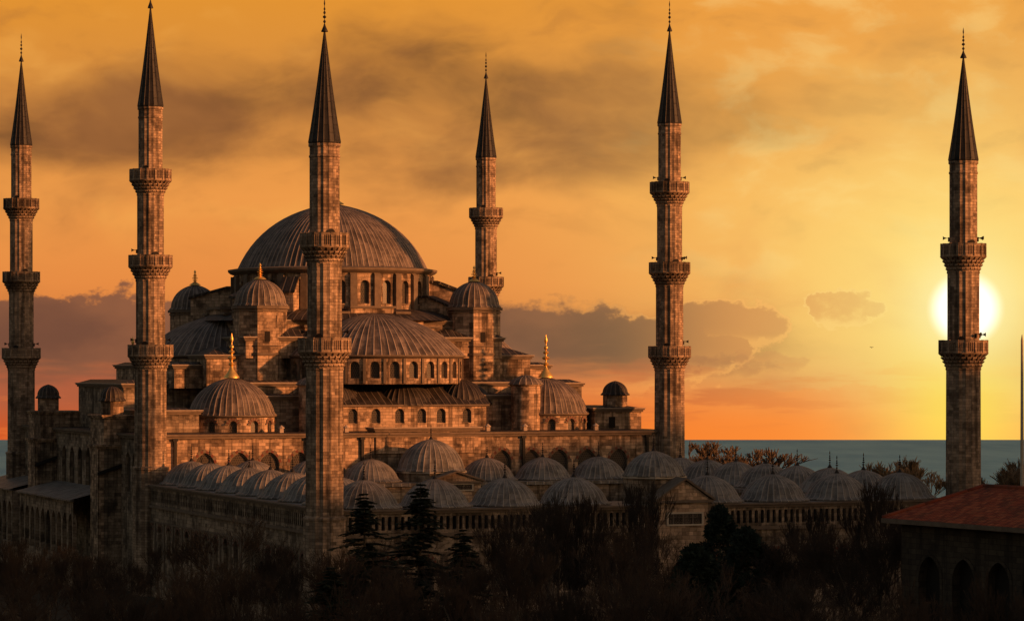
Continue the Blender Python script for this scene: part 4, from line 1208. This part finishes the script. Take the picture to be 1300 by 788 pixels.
def evergreen(seed, H, w):
    """broad-leaved evergreen: short limbs carrying many leaf tufts, uneven outline"""
    rnd = random.Random(seed); T = MB(); K = MB()
    T.tube((0, 0, 0), (.1, 0, H * .8), H * .02, .05, 7)
    for i in range(150):
        t = rnd.random() ** .75; zz = H * (.06 + .92 * t)
        rad = w * (1 - t) ** .62 * rnd.uniform(.45, 1.05) + .1
        a = rnd.uniform(0, 2 * PI); c = Vector((math.cos(a) * rad, math.sin(a) * rad, zz))
        T.tube((0, 0, max(.3, zz - rad * .5)), c, .05, .012, 4)
        cr = rnd.uniform(.35, .95) * (1.1 - .5 * t)
        for k in range(75):
            d_ = Vector((rnd.gauss(0, 1), rnd.gauss(0, 1), rnd.gauss(.15, 1.1))).normalized()
            p = c + d_ * cr * rnd.random() ** .4
            l = rnd.uniform(.10, .26); n_ = d_.orthogonal().normalized() * l * .5; dd = (d_ + Vector((rnd.uniform(-.6, .6), rnd.uniform(-.6, .6), rnd.uniform(-.2, .9)))).normalized() * l
            K.face([K.V(p - n_), K.V(p + dd), K.V(p + n_), K.V(p - dd * .5)], [(0, 0)] * 4)
    return T.mesh('trunk', M['bark'], True), K.mesh('crown', M['needle'], False)
CD2 = evergreen(9, 15, 3.6)
for (px, D, top, wd, ms, lb) in ((534, 222, 610, 1.0, CD1, 'tallest dark cedar, its tip overlapping the courtyard domes right of the nearest minaret'),
                                 (462, 214, 622, .95, CD1, 'dark layered cedar just right of the foot of the nearest minaret'),
                                 (588, 205, 668, .9, CD1, 'shorter dark conifer to the right of the tallest cedar'),
                                 (914, 228, 640, 1.0, CD2, 'dense dark evergreen in front of the courtyard wall just right of the gate'),
                                 (948, 215, 668, 1.25, CD2, 'broad dark evergreen growing against the one right of the gate'),
                                 (882, 205, 690, 1.3, CD2, 'low dark evergreen below the gate'),
                                 (420, 190, 716, 1.1, CD1, 'low dark conifer below the nearest minaret')):
    tree(ms, px, D, top, lb, 'dark evergreens below the courtyard wall', 'conifer', 15.0, wd)
# leafless park trees in the shade
named = [(272, 236, 648, 1, 'dark leafless tree with thick forked limbs in front of the left courtyard wall'),
         (640, 225, 640, 3, 'leafless tree reaching up to the balustrade left of the gate'),
         (700, 230, 612, 0, 'tall leafless tree whose twigs cover the courtyard domes left of the gate'),
         (775, 226, 606, 2, 'tall leafless tree whose twigs veil the front domes beside the gate'),
         (1080, 205, 640, 1, 'leafless tree in front of the arched windows left of the tiled roof'),
         (1160, 212, 606, 2, 'leafless tree whose twigs overlap the left end of the tiled roof'),
         (1010, 215, 664, 3, 'leafless tree below the balustrade, right of the dark evergreens'),
         (668, 218, 628, 2, 'thin upright leafless tree between the two tall ones left of the gate'),
         (740, 214, 620, 2, 'upright leafless tree in front of the balustrade just left of the gate'),
         (832, 212, 640, 0, 'leafless tree standing below the inscription of the gate'),
         (1048, 222, 640, 2, 'thin leafless tree in front of the arched windows, nearer the gate'),
         (1120, 200, 650, 0, 'leafless tree in front of the left wall of the tiled building'),
         (350, 225, 700, 0, 'leafless tree in front of the arched windows left of the nearest minaret'),
         (60, 262, 690, 3, 'leafless tree in front of the pointed arcade at the left edge')]
for px, D, top, k, lb in named:
    tree(BT[k], px, D, top, lb, 'leafless park trees with a place of their own', wid=.78)
rnd = random.Random(11)
LB = 'dark leafless park tree in the shadowed thicket along the bottom of the photo'
for D, tmin, tmax, step in ((240, 668, 718, 62), (205, 680, 742, 58), (165, 706, 765, 66)):
    px = -20 + rnd.uniform(0, 30)
    while px < 1320:
        if not (px > 1130 and D > 190):
            tp = rnd.uniform(tmin, tmax) - (8 if px < 560 and D > 200 else 0) * 0
            tree(BT[rnd.randrange(6)], px, D + rnd.uniform(-9, 9), tp, LB, 'leafless trees of the thicket', wid=rnd.uniform(.8, 1.1))
        px += step * rnd.uniform(.7, 1.3)
# undergrowth between the trunks: scrub nobody could count
mb = MB(); rnd = random.Random(4)
for i in range(5000):
    D = rnd.uniform(125, 250); px = rnd.uniform(-60, 1360); X_ = (px - CX) * D / F
    hz = rnd.random() ** 1.8 * 5.0
    p = Vector(cw(X_, D, hz)); 
    if D > 240 and 400 < px < 1300: continue
    for k in range(2):
        d_ = Vector((rnd.uniform(-1, 1), rnd.uniform(-1, 1), rnd.uniform(.3, 1.8))).normalized() * rnd.uniform(.4, 1.3)
        n_ = d_.orthogonal().normalized() * rnd.uniform(.03, .10)
        mb.poly([p - n_, p + n_, p + d_ + n_ * .2, p + d_ - n_ * .2], [(0, 0)] * 4)
sc = build(mb, 'undergrowth', M['twig'], None, False); sc['kind'] = 'stuff'; sc['label'] = 'tangled dark scrub between the park trees'

# ================================================================== SMALL THINGS
x, y = at(1106.5, 300)
bd = thing('bird', 'tiny dark bird flying left of the setting sun', 'bird', (x, y, z((HY - 441) * 300 / F)))
mb = MB(); o_ = ORG[bd]
mb.lathe([(.01, -.28), (.07, -.12), (.09, .02), (.06, .16), (.01, .26)], 8)
mb.v = [(p[2], p[0], p[1]) for p in mb.v]
for sg in (-1, 1):
    mb.poly([(.12, sg * .05, .03), (.02, sg * .38, .22), (-.10, sg * .72, .08), (-.10, sg * .38, .18), (-.08, sg * .05, .02)], [(0, 0)] * 5)
    mb.poly([(.12, sg * .05, .0), (.02, sg * .38, .19), (-.10, sg * .72, .07), (-.10, sg * .38, .15), (-.08, sg * .05, -.01)][::-1], [(0, 0)] * 5)
place('body', mb.mesh('body', M['iron'], True), bd, o_, TH, (.45, .45, .45))

# ================================================================== BLOCKS ADDED OUT OF THE FRAME, towards the low light, to shade the park and forecourt
def block(cx_, cy_, w, dp, hgt, lb):
    t = thing('shade_block', lb, 'building', (cx_, cy_, 0), 'added shade blocks beyond the right of the view')
    a = math.atan2(SUN_AZ[1], SUN_AZ[0]) + PI / 2
    Mx = Matrix.Translation((cx_, cy_, 0)) @ Matrix.Rotation(a, 4, 'Z')
    mb = MB(); mb.box(-w / 2, w / 2, -dp / 2, dp / 2, 0, hgt, 0, Mx)
    build(mb, 'wall', M['stone2'], t, False)
    mb = MB(); mb.box(-w / 2 - .4, w / 2 + .4, -dp / 2 - .4, dp / 2 + .4, hgt + .003, hgt + .5, 0, Mx); build(mb, 'roof', M['trim'], t, False)
    mb = MB()
    for i in range(int(w / 4)):
        for j in range(int(hgt / 3.4)):
            for sg in (-1, 1):
                yy_ = sg * (dp / 2 + .02)
                mb.box(-w / 2 + 1.5 + 4 * i, -w / 2 + 3.0 + 4 * i, min(yy_, yy_ - sg * .06), max(yy_, yy_ - sg * .06), 1.2 + 3.4 * j, 2.9 + 3.4 * j, 0, Mx)
    o = build(mb, 'window_rows', M['pane'], t, False); o['kind'] = 'stuff'
SUNP = Vector((SUN_AZ[0], SUN_AZ[1])).normalized(); PER = Vector((-SUNP.y, SUNP.x))
for s_, off, hg, lb in ((215, -150, 56, 'added shade block nearest the camera'), (213, -108, 54, 'added shade block second nearest the camera'), (190, -68, 47, 'added shade block third from the camera'), (160, -27, 42, 'added shade block in the middle of the row'),
                         (158, 14, 44, 'added shade block second from the far end of the row'), (160, 56, 46, 'tall added shade block at the far end of the row')):
    p = Vector((32, -40)) + SUNP * s_ + PER * off
    block(p.x, p.y, 42, 14, hg, lb)
